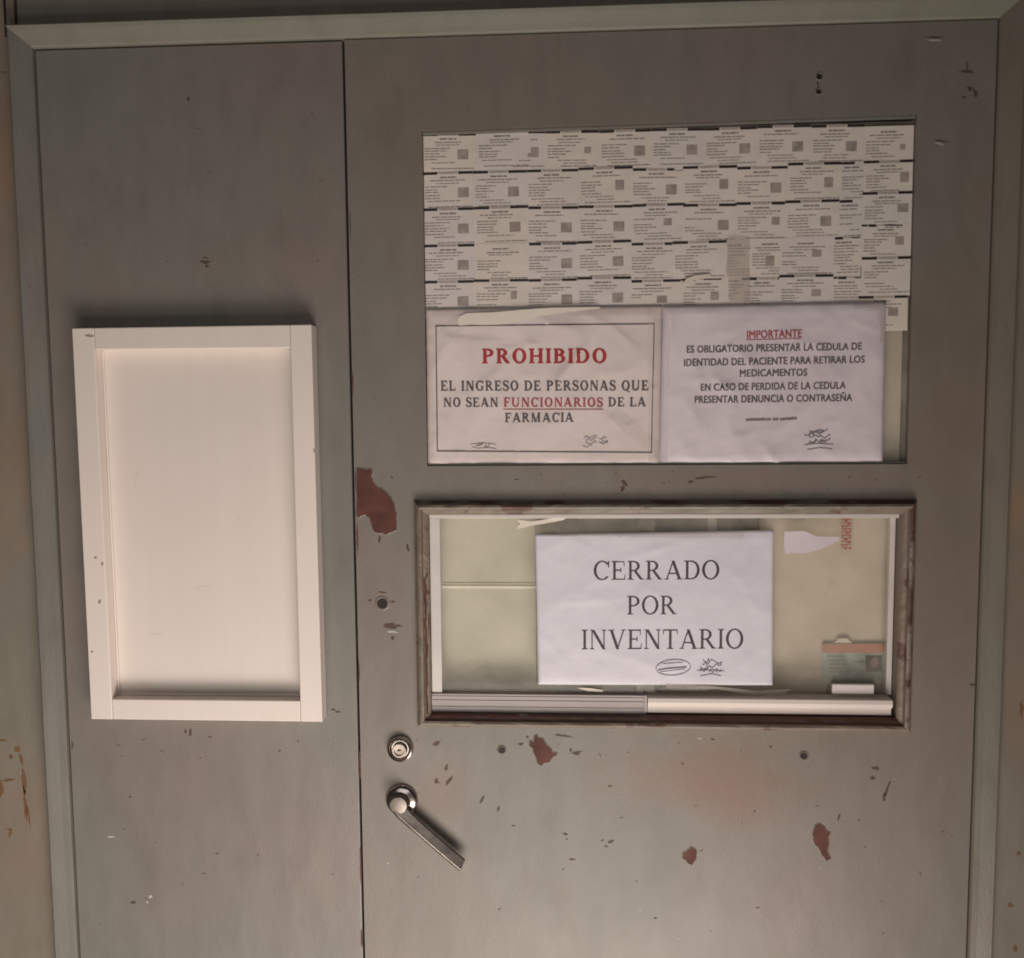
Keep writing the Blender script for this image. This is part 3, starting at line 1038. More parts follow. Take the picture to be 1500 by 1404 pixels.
class Glyphs:
    def __init__(s, T, t, sl, st):
        s.T, s.t, s.sl, s.st = T, t, sl, st
        s.cache = {}

    def get(s, ch):
        if ch not in s.cache:
            s.P = []
            w = getattr(s, 'g_' + ch)()
            s.cache[ch] = (s.P, w)
        return s.cache[ch]

    def q(s, *pts):
        s.P.append(list(pts))

    def rect(s, x0, x1, y0, y1):
        s.q((x0, y0), (x1, y0), (x1, y1), (x0, y1))

    def serif(s, x, w, y, up):       # centred slab under/over a stem
        h = s.st
        a, b = (y, y + h) if up else (y - h, y)
        s.rect(x - w / 2 - s.sl, x + w / 2 + s.sl, a, b)
        # bracket
        br = s.st * 0.9
        if up:
            s.q((x - w / 2 - s.sl * 0.4, y + h), (x + w / 2 + s.sl * 0.4, y + h), (x + w / 2, y + h + br), (x - w / 2, y + h + br))
        else:
            s.q((x - w / 2, y - h - br), (x + w / 2, y - h - br), (x + w / 2 + s.sl * 0.4, y - h), (x - w / 2 - s.sl * 0.4, y - h))

    def stem(s, x, w, y0=0, y1=1, bot=True, top=True):
        s.rect(x - w / 2, x + w / 2, y0, y1)
        if bot:
            s.serif(x, w, y0, True)
        if top:
            s.serif(x, w, y1, False)

    def arc(s, cx, cy, rx, ry, a0, a1, n=16, T=None, t=None):
        T = T or s.T * 1.08
        t = t or s.t
        o, i = [], []
        for k in range(n + 1):
            a = math.radians(a0 + (a1 - a0) * k / n)
            c, d = math.cos(a), math.sin(a)
            o.append((cx + rx * c, cy + ry * d))
            i.append((cx + (rx - T) * c, cy + (ry - t) * d))
        for k in range(n):
            s.q(o[k], o[k + 1], i[k + 1], i[k])

    def diag(s, x0, y0, x1, y1, w):  # horizontal width w
        s.q((x0 - w / 2, y0), (x0 + w / 2, y0), (x1 + w / 2, y1), (x1 - w / 2, y1))

    def arm(s, x0, x1, y, tip, dirn):
        s.rect(x0, x1, y - s.t / 2, y + s.t / 2)
        w = s.t * 0.8
        if dirn:
            s.q((x1 - w, y), (x1, y), (x1 + 0.01, y + tip * dirn), (x1 - w * 0.5, y + tip * dirn))
        else:
            s.rect(x1 - w, x1, y - tip / 2, y + tip / 2)

    def g_I(s):
        x = s.sl + s.T / 2
        s.stem(x, s.T)
        return 2 * x

    def g_H(s, W=0.50):
        x = s.sl + s.T / 2
        s.stem(x, s.T)
        s.stem(x + W, s.T)
        s.rect(x, x + W, 0.5 - s.t / 2, 0.5 + s.t / 2)
        return 2 * x + W

    def bowl(s, x, y0, y1, r):
        cy, ry = (y0 + y1) / 2, (y1 - y0) / 2
        xs = x + r * 0.35
        s.rect(x, xs, y1 - s.t, y1)
        s.rect(x, xs, y0, y0 + s.t)
        s.arc(xs, cy, r * 0.65 + s.T * 0.5, ry, -90, 90)

    def g_P(s):
        x = s.sl + s.T / 2
        s.stem(x, s.T)
        s.bowl(x, 0.44, 1, 0.40)
        return x + 0.40 + s.T * 0.5 + 0.02

    def g_R(s):
        x = s.sl + s.T / 2
        s.stem(x, s.T)
        s.bowl(x, 0.46, 1, 0.38)
        s.diag(x + 0.52, 0.0, x + 0.20, 0.50, s.T * 1.15)
        s.rect(x + 0.44, x + 0.56 + s.sl, 0, s.st)
        return x + 0.56 + s.sl

    def g_B(s):
        x = s.sl + s.T / 2
        s.stem(x, s.T)
        s.bowl(x, 0.50, 1, 0.36)
        s.bowl(x, 0, 0.50 + s.t, 0.41)
        return x + 0.41 + s.T * 0.5 + 0.02

    def g_D(s):
        x = s.sl + s.T / 2
        s.stem(x, s.T)
        s.bowl(x, 0, 1, 0.52)
        return x + 0.52 + s.T * 0.5 + 0.02

    def g_O(s):
        r = 0.40
        s.arc(r + 0.02, 0.5, r, 0.52, 0, 360, 30)
        return 2 * r + 0.04

    def g_Q(s):
        r = 0.40
        s.arc(r + 0.02, 0.5, r, 0.52, 0, 360, 30)
        s.q((r + 0.0, 0.02), (r + 0.10, 0.06), (r + 0.42, -0.12), (r + 0.38, -0.22))
        return 2 * r + 0.04

    def g_C(s):
        r = 0.40
        s.arc(r + 0.02, 0.5, r, 0.52, 42, 318, 26)
        x = r + 0.02 + r * math.cos(math.radians(42))
        s.rect(x - 0.03, x + s.t * 0.6, 0.68, 1.0)
        return x + 0.06

    def g_G(s):
        r = 0.40
        s.arc(r + 0.02, 0.5, r, 0.52, 45, 320, 26)
        x = r + 0.02 + r * math.cos(math.radians(45))
        s.rect(x - 0.02, x + s.t * 0.6, 0.68, 1.0)
        s.rect(x - s.T * 0.7, x + s.T * 0.3, 0.06, 0.45)
        s.rect(x - s.T * 0.7 - s.sl, x + s.T * 0.3 + s.sl, 0.45 - s.st, 0.45)
        return x + s.T * 0.3 + s.sl

    def g_E(s):
        x = s.sl + s.T / 2
        s.stem(x, s.T)
        s.arm(x, x + 0.46, 1 - s.t / 2, 0.24, -1)
        s.arm(x, x + 0.32, 0.51, 0.24, 0)
        s.arm(x, x + 0.50, s.t / 2, 0.26, 1)
        return x + 0.53

    def g_F(s):
        x = s.sl + s.T / 2
        s.stem(x, s.T)
        s.arm(x, x + 0.46, 1 - s.t / 2, 0.24, -1)
        s.arm(x, x + 0.32, 0.51, 0.24, 0)
        return x + 0.49

    def g_L(s):
        x = s.sl + s.T / 2
        s.stem(x, s.T)
        s.arm(x, x + 0.46, s.t / 2, 0.28, 1)
        return x + 0.49

    def g_T(s):
        W = 0.33
        x = W + 0.02
        s.stem(x, s.T, top=False)
        s.rect(x - W, x + W, 1 - s.t, 1)
        s.q((x - W - 0.01, 0.76), (x - W + s.t * 0.5, 0.76), (x - W + s.t * 0.9, 1), (x - W, 1))
        s.q((x + W + 0.01, 0.76), (x + W - s.t * 0.5, 0.76), (x + W - s.t * 0.9, 1), (x + W, 1))
        return 2 * x

    def g_N(s):
        x = s.sl + s.t / 2 + 0.02
        W = 0.56
        s.rect(x - s.t / 2, x + s.t / 2, 0, 1)
        s.serif(x, s.t, 0, True)
        s.rect(x - s.sl, x + 0.05, 1 - s.st, 1)
        s.rect(x + W - s.t / 2, x + W + s.t / 2, 0, 1)
        s.serif(x + W, s.t, 1, False)
        s.diag(x + W, 0, x + 0.04, 1, s.T * 1.15)
        return 2 * x + W

    def g_M(s):
        x = s.sl + s.t / 2 + 0.02
        W = 0.68
        s.rect(x - s.t / 2, x + s.t / 2, 0, 1)
        s.serif(x, s.t, 0, True)
        s.rect(x - s.sl, x + 0.05, 1 - s.st, 1)
        s.stem(x + W, s.T)
        s.diag(x + W / 2, 0, x + 0.05, 1, s.T * 1.1)
        s.diag(x + W / 2, 0, x + W, 1, s.t)
        return 2 * x + W + s.T / 2

    def g_A(s):
        x0, x1 = s.sl + 0.03, s.sl + 0.63
        xm_ = (x0 + x1) / 2
        s.diag(x0, 0, xm_, 1, s.t * 1.1)
        s.diag(x1, 0, xm_ - 0.01, 1, s.T * 1.15)
        s.rect(x0 + 0.12, x1 - 0.12, 0.32 - s.t / 2, 0.32 + s.t / 2)
        s.rect(x0 - s.sl - 0.02, x0 + s.sl + 0.02, 0, s.st)
        s.rect(x1 - s.sl - s.T * 0.5, x1 + s.sl + s.T * 0.5, 0, s.st)
        return x1 + s.sl + s.T * 0.4

    def g_V(s):
        x0, x1 = s.sl + 0.05, s.sl + 0.63
        xm_ = (x0 + x1) / 2
        s.diag(xm_ + 0.01, 0, x0, 1, s.T * 1.15)
        s.diag(xm_, 0, x1, 1, s.t * 1.1)
        s.rect(x0 - s.sl - s.T * 0.5, x0 + s.sl + s.T * 0.5, 1 - s.st, 1)
        s.rect(x1 - s.sl - 0.02, x1 + s.sl + 0.02, 1 - s.st, 1)
        return x1 + s.sl + 0.03

    def g_U(s):
        x = s.sl + s.T / 2
        W = 0.52
        s.rect(x - s.T / 2, x + s.T / 2, 0.33, 1)
        s.serif(x, s.T, 1, False)
        s.rect(x + W - s.t / 2, x + W + s.t / 2, 0.33, 1)
        s.serif(x + W, s.t, 1, False)
        cx = x + (W - s.T / 2 + s.t / 2) / 2
        s.arc(cx, 0.34, cx - x + s.T / 2, 0.36, 180, 360, 16, T=s.T * 0.9, t=s.t * 1.2)
        return 2 * x + W

    def g_S(s):
        pts = [(0.50, 0.78), (0.42, 0.93), (0.27, 0.985), (0.12, 0.92), (0.065, 0.77), (0.13, 0.62), (0.29, 0.52), (0.46, 0.41), (0.53, 0.25), (0.46, 0.08), (0.29, 0.01), (0.12, 0.08), (0.03, 0.25)]
        ws = [0.9, 1.0, 1.0, 1.2, 1.6, 1.9, 2.1, 1.9, 1.6, 1.2, 1.0, 1.0, 0.9]
        sc_ = (s.T / 2.1 + s.t * 0.2)
        L, R_ = [], []
        for i, p in enumerate(pts):
            a, b = Vector(pts[max(0, i - 1)]), Vector(pts[min(len(pts) - 1, i + 1)])
            t = (b - a).normalized()
            n_ = Vector((-t.y, t.x)) * ws[i] * sc_ / 2
            L.append((p[0] + n_.x, p[1] + n_.y))
            R_.append((p[0] - n_.x, p[1] - n_.y))
        for i in range(len(pts) - 1):
            s.q(L[i], L[i + 1], R_[i + 1], R_[i])
        s.rect(0.49, 0.49 + s.t * 0.6, 0.70, 1.0)
        s.rect(0.02, 0.02 + s.t * 0.6, 0.0, 0.32)
        return 0.58


BOOK = Glyphs(0.20, 0.112, 0.062, 0.07)
TIMES = Glyphs(0.118, 0.052, 0.085, 0.032)


def layout(font, text, track):
    x = 0
    out = []
    for ch in text:
        if ch == ' ':
            x += 0.42
            continue
        P, w = font.get(ch)
        out.append((P, x))
        x += w + track
    return out, x - track


class Paper:
    """sheet of paper lying on plane yb, relief h(x,z) towards the viewer"""

    def __init__(s, name, label, cat, quad, yb, mat, amp=0.0012, seed=0.0, nu=40, nv=28, lift=None, group=None, wav=9.0, edge=0.0012):
        s.edge = edge
        rr = random.Random(int(seed * 10))
        s.yb, s.amp, s.seed, s.lift, s.wav = yb, amp, seed, lift, wav
        P = [at(x, y, yb) for x, y in quad]  # TL TR BR BL
        s.P = P
        cx0, cz0 = sum(p[0] for p in P) / 4, sum(p[1] for p in P) / 4
        hw, hh_ = (P[1][0] - P[0][0]) / 2, (P[0][1] - P[3][1]) / 2
        s.bb = (min(P[0][0], P[3][0]), max(P[1][0], P[2][0]), min(P[2][1], P[3][1]), max(P[0][1], P[1][1]))
        s.cr = []
        for q in range(9):
            ang = rr.choice([0.05, 0.3, -0.35, 1.45, 0.8, -0.9, 0.15]) + rr.uniform(-0.15, 0.15)
            s.cr.append((cx0 + rr.uniform(-1, 1) * hw, cz0 + rr.uniform(-1, 1) * hh_, math.cos(ang), math.sin(ang), rr.uniform(0.02, 0.07), rr.uniform(0.5, 1.0) * rr.choice([1, 1, -0.8])))
        mb = MB()
        g = []
        for j in range(nv + 1):
            for i in range(nu + 1):
                u, v = i / nu, j / nv
                x = (P[0][0] * (1 - u) + P[1][0] * u) * (1 - v) + (P[3][0] * (1 - u) + P[2][0] * u) * v
                z = (P[0][1] * (1 - u) + P[1][1] * u) * (1 - v) + (P[3][1] * (1 - u) + P[2][1] * u) * v
                g.append((x, s.y(x, z), z))
        mb.v = list(g)
        W = nu + 1
        for j in range(nv):
            for i in range(nu):
                mb.f.append((j * W + i, (j + 1) * W + i, (j + 1) * W + i + 1, j * W + i + 1))
        # folded-back edge gives the sheet its thickness
        per = [i for i in range(W)] + [j * W + nu for j in range(1, nv + 1)] + [nv * W + i for i in range(nu - 1, -1, -1)] + [j * W for j in range(nv - 1, 0, -1)]
        b = len(mb.v)
        for p in per:
            q = mb.v[p]
            mb.v.append((q[0], q[1] + 0.00022, q[2]))
        for i in range(len(per)):
            j = (i + 1) % len(per)
            mb.f.append((per[i], per[j], b + j, b + i))
        s.o = mb.build(name, mat, smooth=False)
        s.o.data.polygons.foreach_set('use_smooth', [k < nu * nv for k in range(len(s.o.data.polygons))])
        tag(s.o, label, cat, group)

    def h(s, x, z):
        k = s.wav
        a = noise.noise(Vector((x * k + s.seed, z * k, s.seed)))
        c = 1 - abs(noise.noise(Vector((x * k * 1.6 + s.seed * 2, z * k * 1.6, 4 + s.seed)))) * 2
        d = noise.noise(Vector((x * 45, z * 45, s.seed)))
        r = s.amp * (0.55 + 0.55 * a + 0.45 * max(0, c) ** 3 + 0.10 * d)
        for cx, cz, ca, sa, ln, am in s.cr:
            u, v = (x - cx) * ca + (z - cz) * sa, -(x - cx) * sa + (z - cz) * ca
            if abs(u) < ln * 1.5 and abs(v) < 0.02:
                r += s.amp * 0.8 * am * math.exp(-abs(v) / 0.0035) * math.exp(-(u / ln) ** 2 * 2)
        x0, x1, z0, z1 = s.bb
        e = min(x - x0, x1 - x, z - z0, z1 - z) / 0.010
        e = max(0.0, min(1.0, e))
        e = e * e * (3 - 2 * e)
        return max(0.0, r) * (0.5 + 0.5 * e) - s.edge * (1 - e)

    def y(s, x, z):
        return s.yb - s.h(x, z)

    def polys(s, name, polys, mat, off=0.00055):
        """polys in world x,z -> print lying on the sheet"""
        mb = MB()
        for i, pl in enumerate(polys):
            a = sum(pl[k][0] * pl[(k + 1) % len(pl)][1] - pl[(k + 1) % len(pl)][0] * pl[k][1] for k in range(len(pl)))
            if a < 0:
                pl = pl[::-1]
            mb.poly([(x, s.y(x, z) - off - 0.000006 * (i % 9), z) for x, z in pl])
        return mb.build(name, mat, s.o)

    def text(s, font, text, l, r, cap, mat, name='lettering', track=0.13):
        """l, r: baseline ends in photo pixels, cap height in pixels"""
        lay, W = layout(font, text, track)
        A = Vector(at(l[0], l[1], s.yb))
        B = Vector(at(r[0], r[1], s.yb))
        C2 = Vector(at(l[0], l[1] - cap, s.yb))
        ux = (B - A) / W
        uz = (C2 - A)
        uz = Vector((0, uz.length))
        out = []
        for P, x0 in lay:
            for pl in P:
                if True:
                    out.append([tuple(A + ux * (x0 + p[0]) + uz * p[1]) for p in pl])
        return s.polys(name, out, mat)

    def sans(s, text, l, r, cap, mat, name='lettering', bold=0.0):
        cu = bpy.data.curves.new('txt', 'FONT')
        cu.body = text
        cu.size = 1
        cu.resolution_u = 3
        cu.offset = bold
        cu.space_character = 1.05
        ob = bpy.data.objects.new('txt', cu)
        C.objects.link(ob)
        dg = bpy.context.evaluated_depsgraph_get()
        me = bpy.data.meshes.new_from_object(ob.evaluated_get(dg))
        xs = [v.co.x for v in me.vertices]
        x0, x1 = min(xs), max(xs)
        A = Vector(at(l[0], l[1], s.yb))
        B = Vector(at(r[0], r[1], s.yb))
        capm = cap * 0.00086
        k = capm / 0.70
        polys = []
        for p in me.polygons:
            pl = []
            for vi in p.vertices:
                co = me.vertices[vi].co
                t = (co.x - x0) / (x1 - x0)
                w = A.lerp(B, t)
                pl.append((w.x, w.y + co.y * k))
            polys.append(pl)
        bpy.data.objects.remove(ob)
        bpy.data.meshes.remove(me)
        mb = MB()
        shift = capm * 0.042
        polys = [(pl, 0.0) for pl in polys] + [([(p[0] + 2 * shift, p[1]) for p in pl], 0.00006) for pl in polys] + [([(p[0] + shift, p[1]) for p in pl], 0.00003) for pl in polys]
        for pl, dd_ in polys:
            a = sum(pl[q][0] * pl[(q + 1) % len(pl)][1] - pl[(q + 1) % len(pl)][0] * pl[q][1] for q in range(len(pl)))
            if a < 0:
                pl = pl[::-1]
            mb.poly([(x, s.y(x, z) - 0.00055 - dd_, z) for x, z in pl])
        return mb.build(name, mat, s.o)

    def line(s, pxpts, wpx, mat, name='printed_line', sub=6, closed=False):
        w = wpx * 0.00086
        pts = [Vector(at(x, y, s.yb)) for x, y in pxpts]
        if closed:
            pts.append(pts[0])
        dense = []
        for a, b in zip(pts, pts[1:]):
            for k in range(sub):
                dense.append(a.lerp(b, k / sub))
        dense.append(pts[-1])
        out = []
        for i in range(len(dense) - 1):
            a, b = dense[i], dense[i + 1]
            if (b - a).length < 1e-7:
                continue
            t = (b - a).normalized()
            n_ = Vector((-t.y, t.x)) * w / 2
            e_ = t * w * 0.3
            out.append([tuple(a + n_ - e_), tuple(b + n_ + e_), tuple(b - n_ + e_), tuple(a - n_ - e_)])
        return out

    def lines(s, list_of, wpx, mat, name, sub=6):
        out = []
        for l in list_of:
            out += s.line(l, wpx, mat, sub=sub)
        return s.polys(name, out, mat, off=0.00058)


def scribble(x0, x1, y0, y1, n, seed):
    r = random.Random(seed)
    L = []
    for k in range(n):
        cx, cy = r.uniform(x0, x1), r.uniform(y0, y1)
        w = r.uniform(0.25, 0.6) * (x1 - x0)
        l = []
        ph = r.uniform(0, 6)
        for i in range(9):
            t = i / 8
            l.append((min(x1, max(x0, cx + (t - 0.5) * w + 1.5 * math.sin(5 * t + ph))), cy + r.uniform(0.8, 3) * math.sin(9 * t + ph) - t * 2))
        L.append(l)
    return L


# ---------------------------------------------------------------- slips on the upper glass
YS = 0.0058
slips = []
SW, SH = 80.0, 55.0


def row(ri, name, yl, yr, lst):
    for k, (x0, bar_, blk, w, dy) in enumerate(lst):
        y = yl + (yr - yl) * (x0 - 618) / (1260 - 618) + dy
        slips.append(dict(row=ri, rname=name, k=k, x=x0, y=y, bar=bar_, blk=blk, w=w))


N_, F_ = None, False
B1 = (60, 26, 16, 14)
row(0, 'top', 196, 182, [(618, 2, B1, SW, 0), (697, 1, N_, SW, -2), (721, 2, B1, SW, -1), (798, 2, (66, 26, 10, 9), SW, 0), (877, 2, B1, SW, 1), (954, 2, B1, SW, 0), (1031, 2, B1, SW, 1), (1109, 2, B1, SW, -1), (1188, 2, B1, SW, 0), (1265, 0, (62, 28, 8, 8), 78, 4)])
row(1, 'second', 253, 236, [(618, 2, B1, SW, 0), (692, 2, B1, SW, 0), (770, 2, N_, SW, 0), (847, 2, (62, 22, 13, 14), SW, -1), (924, 2, B1, SW, 2), (1000, 2, (62, 22, 13, 14), SW, 1), (1077, 2, B1, SW, 4), (1154, 2, (62, 24, 13, 14), SW, 0), (1229, 1, N_, 40, 1), (1265, 2, (62, 20, 13, 14), 76, 0)])
row(2, 'third', 305, 292, [(618, 2, B1, SW, 1), (694, 2, B1, SW, 0), (770, 2, B1, SW, 1), (847, 2, B1, SW, 1), (924, 2, (56, 24, 12, 10), SW, 1), (1000, 2, B1, SW, 2), (1077, 2, (62, 24, 12, 11), SW, 1), (1150, 2, B1, SW, 0), (1226, 1, N_, 40, 1), (1263, 2, (60, 20, 16, 12), 76, -10)])
row(3, 'fourth', 359, 347, [(618, 2, B1, SW, 0), (695, 0, N_, SW, 0), (770, 2, B1, SW, 0), (845, 2, B1, SW, -1), (920, 2, N_, SW, 3), (985, 2, N_, SW, 2), (1098, 0, (30, 28, 13, 14), 62, 0), (1142, 0, (56, 20, 14, 10), SW, 0), (1213, 3, N_, 48, 0), (1262, 3, (58, 20, 13, 12), 76, -18)])
row(4, 'fifth', 412, 401, [(618, 2, B1, SW, 0), (694, 1, (62, 20, 9, 12), SW, -1), (770, 2, B1, SW, 0), (845, 2, B1, SW, -2), (918, 2, (50, 26, 15, 10), SW, 4), (997, 3, (52, 22, 12, 12), 70, 3), (1086, 2, B1, 64, 3), (1141, 2, (56, 24, 14, 10), SW, 0), (1218, 3, N_, 46, 4), (1262, 2, N_, 74, -24)])
slips += [dict(row=3, rname='x', k=20, x=1046, y=352, bar=0, blk=None, w=58), dict(row=4, rname='y', k=20, x=1050, y=404, bar=0, blk=None, w=46)]
row(5, 'lowest', 436, 436, [(1257, 2, (52, 20, 15, 12), 73, -2)])

ORD = ['leftmost', 'second from the left', 'third from the left', 'fourth from the left', 'fifth from the left', 'fifth from the right', 'fourth from the right', 'third from the right', 'second from the right', 'rightmost']
kinds = {0: 'without header bar', 1: 'with half hidden header bar', 2: 'with black header bar', 3: 'with broken header bar'}
mats4 = [M['slip_a'], M['slip_b'], M['slip_c'], M['slip_d']]
for sp in slips:
    r = random.Random(sp['row'] * 31 + sp['k'] * 7)
    yb = YS - 0.00034 * sp['row'] - 0.00022 * (sp['k'] % 2) - r.uniform(0, 0.00006) + (0.00012 if sp['k'] == 20 else 0)
    if sp['k'] == 9:
        yb -= 0.0005 - 0.0001 * sp['row']
    x0, y0, w = sp['x'], sp['y'], sp['w']
    h = SH + (3 if sp['row'] < 4 else 0)
    if sp['row'] == 5:
        h = 50
    if sp['k'] == 9 and sp['row'] == 0:
        h = 54
    sk = r.uniform(-1.1, 1.1)
    slope = -0.021
    P0 = at(x0, y0, yb)
    P1 = at(x0 + w, y0 + slope * w + sk, yb)
    wd = Vector(P1) - Vector(P0)
    dn = Vector((wd.y, -wd.x)).normalized() * (h * 0.00086)
    P0 = Vector(P0)
    xmax = ux1 - 0.0008

    def W_(u, v, P0=P0, wd=wd, dn=dn, w=w, h=h):
        q = P0 + wd * (u / w) + dn * (v / h)
        return (min(xmax, max(ux0 + 0.0006, q.x)), min(uz1 + TILT * (q.x - (ux0 + ux1) / 2) - 0.0038, max(uz0 + 0.004, q.y)))
    mb = MB()
    nu, nv = 8, 3
    b1, b2 = r.uniform(0.00002, 0.00022), r.uniform(0, 0.00016)

    def yy(u, v, yb=yb, b1=b1, b2=b2, w=w, h=h, s_=r.random() * 9):
        return yb - b1 * math.sin(math.pi * u / w) - b2 * (v / h) ** 2 - 0.00008 * (noise.noise(Vector((u * 0.07, v * 0.07, s_))) + 0.6)
    for j in range(nv + 1):
        for i in range(nu + 1):
            u, v = w * i / nu, h * j / nv
            p = W_(u, v)
            mb.v.append((p[0], yy(u, v), p[1]))
    WW = nu + 1
    for j in range(nv):
        for i in range(nu):
            mb.f.append((j * WW + i, (j + 1) * WW + i, (j + 1) * WW + i + 1, j * WW + i + 1))
    per = list(range(WW)) + [j * WW + nu for j in range(1, nv + 1)] + [nv * WW + i for i in range(nu - 1, -1, -1)] + [j * WW for j in range(nv - 1, 0, -1)]
    b = len(mb.v)
    for p in per:
        q = mb.v[p]
        mb.v.append((q[0], q[1] + 0.00012, q[2]))
    for i in range(len(per)):
        j = (i + 1) % len(per)
        mb.f.append((per[i], per[j], b + j, b + i))
    so = mb.build('paper_slip', mats4[r.randrange(4)])
    mi = len([q for q in slips if q['row'] == sp['row']])
    if sp['row'] == 5:
        lab = 'small printed slip right of the notice headed IMPORTANTE, lowest of all slips'
    elif sp['k'] == 20:
        lab = 'plain torn slip under the upright tape strip, %s row of slips' % ('fourth' if sp['row'] == 3 else 'fifth')
    else:
        lab = 'small printed slip %s, %s in the %s row' % (kinds[sp['bar']], ORD[sp['k']], sp['rname'])
    tag(so, lab, 'slip', 'small printed slips covering the upper glass')

    def prints(name, rects, mat, off, so=so, W_=W_, yy=yy):
        mb = MB()
        for i, (a, c, d, e_) in enumerate(rects):   # u0,u1,v0,v1
            ns = max(1, int((c - a) / 12))
            for k in range(ns):
                u0, u1 = a + (c - a) * k / ns, a + (c - a) * (k + 1) / ns
                q = [(u0, e_), (u1, e_), (u1, d), (u0, d)]
                pts = [W_(*p) for p in q]
                if abs(pts[0][0] - pts[1][0]) < 1e-5 or abs(pts[0][1] - pts[2][1]) < 1e-5:
                    continue
                mb.quad(*[(pt[0], yy(*p) - off, pt[1]) for p, pt in zip(q, pts)])
        if mb.f:
            return mb.build(name, mat, so)
    bars = []
    soft = []
    if sp['bar'] in (1, 2):
        j1 = r.uniform(-0.4, 0.4)
        bars = [(0.3, 23, 0.2, 3.9), (53 + j1, w - 0.3, 0.2, 3.9)]
        soft = [(24, 52, 0.8, 1.7), (25, 51, 2.4, 3.2)]
    elif sp['bar'] == 3:
        bars = [(0.5, 9, 0.4, 3.2), (10, 22, 0.2, 3.8), (34, min(w - 1, 60), 0.8, 2.6)]
        soft = [(23, 33, 1, 2)]
    for q in bars:
        if q[1] > q[0]:
            prints('header_bar', [q], M['ink_bar'], 0.00010)
    # running print
    def words(u0, u1, v, hgt=0.9):
        out = []
        u = u0
        while u < u1:
            l = r.uniform(4, 12)
            out.append((u, min(u1, u + l), v, v + hgt * 1.35))
            u += l + r.uniform(0.7, 1.5)
        return out
    cx = w * 0.48
    soft += words(cx - 12, cx + 12, 7, 1.7) + words(cx - r.uniform(18, 30), cx + r.uniform(18, 30), 12 + r.uniform(-0.5, 0.5), 1.1)
    if r.random() < 0.8:
        soft += words(cx - 18, cx + 16, 16, 0.9)
    for v in (20.5, 24.5, 28.5, 32.5, 36.5):
        if r.random() < 0.93:
            soft += words(4, r.uniform(20, 40) if v > 24 else r.uniform(30, 48), v + r.uniform(-0.4, 0.4), 1.0)
    soft += words(r.uniform(6, 20), r.uniform(44, 62), 41, 0.9)
    if r.random() < 0.7:
        soft += words(r.uniform(16, 30), r.uniform(48, 66), 45, 0.9)
    soft += words(r.uniform(8, 24), w - 3, 49, 1.0)
    soft = [q for q in soft if q[1] <= w and q[3] < h]
    prints('printed_text', soft, M['ink_soft'], 0.00010)
    if sp['blk']:
        bu, bv, bw, bh = sp['blk']
        bu = bu - 8 if bu > 50 else bu - 6
        if bu + bw < w:
            prints('grey_block', [(bu, bu + bw, bv - 3, bv + bh - 3)], M['ink_block'], 0.00011)

# ---------------------------------------------------------------- notices
YN = 0.0022
p1 = Paper('paper_notice', 'creased notice headed PROHIBIDO in red with a thin black border, under the slips', 'notice',
           [(624, 452), (970, 447), (966, 681), (627, 684)], YN + 0.0002, M['paper_pink'], amp=0.0022, seed=3.0, nu=70, nv=46, wav=11)
bd = [(639, 478), (958, 475), (954, 663), (641, 661)]
p1.polys('border', p1.line(bd, 1.7, None, closed=True, sub=30), M['ink_grey'])
p1.text(BOOK, 'PROHIBIDO', (706.5, 533), (889, 532.5), 21.5, M['ink_red'], track=0.12)
p1.text(BOOK, 'EL INGRESO DE PERSONAS QUE', (646, 573), (950, 572.5), 14.5, M['ink_grey'], track=0.12)
p1.text(BOOK, 'NO SEAN', (650, 596.5), (730, 596.5), 13.5, M['ink_grey'], track=0.12)
p1.text(BOOK, 'FUNCIONARIOS', (738, 596.5), (883, 596.5), 13.5, M['ink_dull_red'], track=0.12)
p1.text(BOOK, 'DE LA', (891, 596), (946, 596), 13.5, M['ink_grey'], track=0.12)
p1.text(BOOK, 'FARMACIA', (740, 619), (840, 618.5), 13.5, M['ink_grey'], track=0.12)
p1.lines([[(738, 600), (883, 600)]], 1.2, M['ink_dull_red'], 'underline', sub=14)
p1.lines([[(690, 651), (708, 649), (726, 651)], [(692, 655), (700, 657), (718, 656), (727, 658)]] + scribble(698, 722, 652, 656, 3, 4), 0.8, M['ink_pen'], 'signature')
p1.lines(scribble(852, 890, 641, 655, 7, 8), 0.8, M['ink_pen'], 'signature')

p2 = Paper('paper_notice', 'lilac white notice headed IMPORTANTE right of the one headed PROHIBIDO', 'notice',
           [(971, 448), (1298, 442), (1293, 677), (966, 681)], YN - 0.0003, M['paper_lilac'], amp=0.0026, seed=8.0, nu=64, nv=46, wav=12)
p2.sans('IMPORTANTE', (1093.5, 496.5), (1173, 494.5), 11, M['ink_dull_red'])
p2.lines([[(1093, 498.5), (1173, 496.5)]], 1.0, M['ink_dull_red'], 'underline', sub=10)
for t, l, r_e, y0, y1 in (('ES OBLIGATORIO PRESENTAR LA CEDULA DE', 1005.5, 1260.5, 517.5, 513), ('IDENTIDAD DEL PACIENTE PARA RETIRAR LOS', 1001.5, 1264.5, 537, 532),
                          ('MEDICAMENTOS', 1083, 1181, 552.5, 551), ('EN CASO DE PERDIDA DE LA CEDULA', 1026, 1237, 573, 570), ('PRESENTAR DENUNCIA O CONTRASEÑA', 1017, 1246.5, 591, 588)):
    p2.sans(t, (l, y0), (r_e, y1), 10.2, M['ink_grey'])
p2.lines([[(1093, 615.5), (1108, 615)], [(1110, 615), (1128, 614.8)], [(1132, 614.7), (1139, 614.5)], [(1143, 615), (1152, 614)], [(1154, 614), (1166, 613.4)]], 3.2, M['ink_soft'], 'small_print')
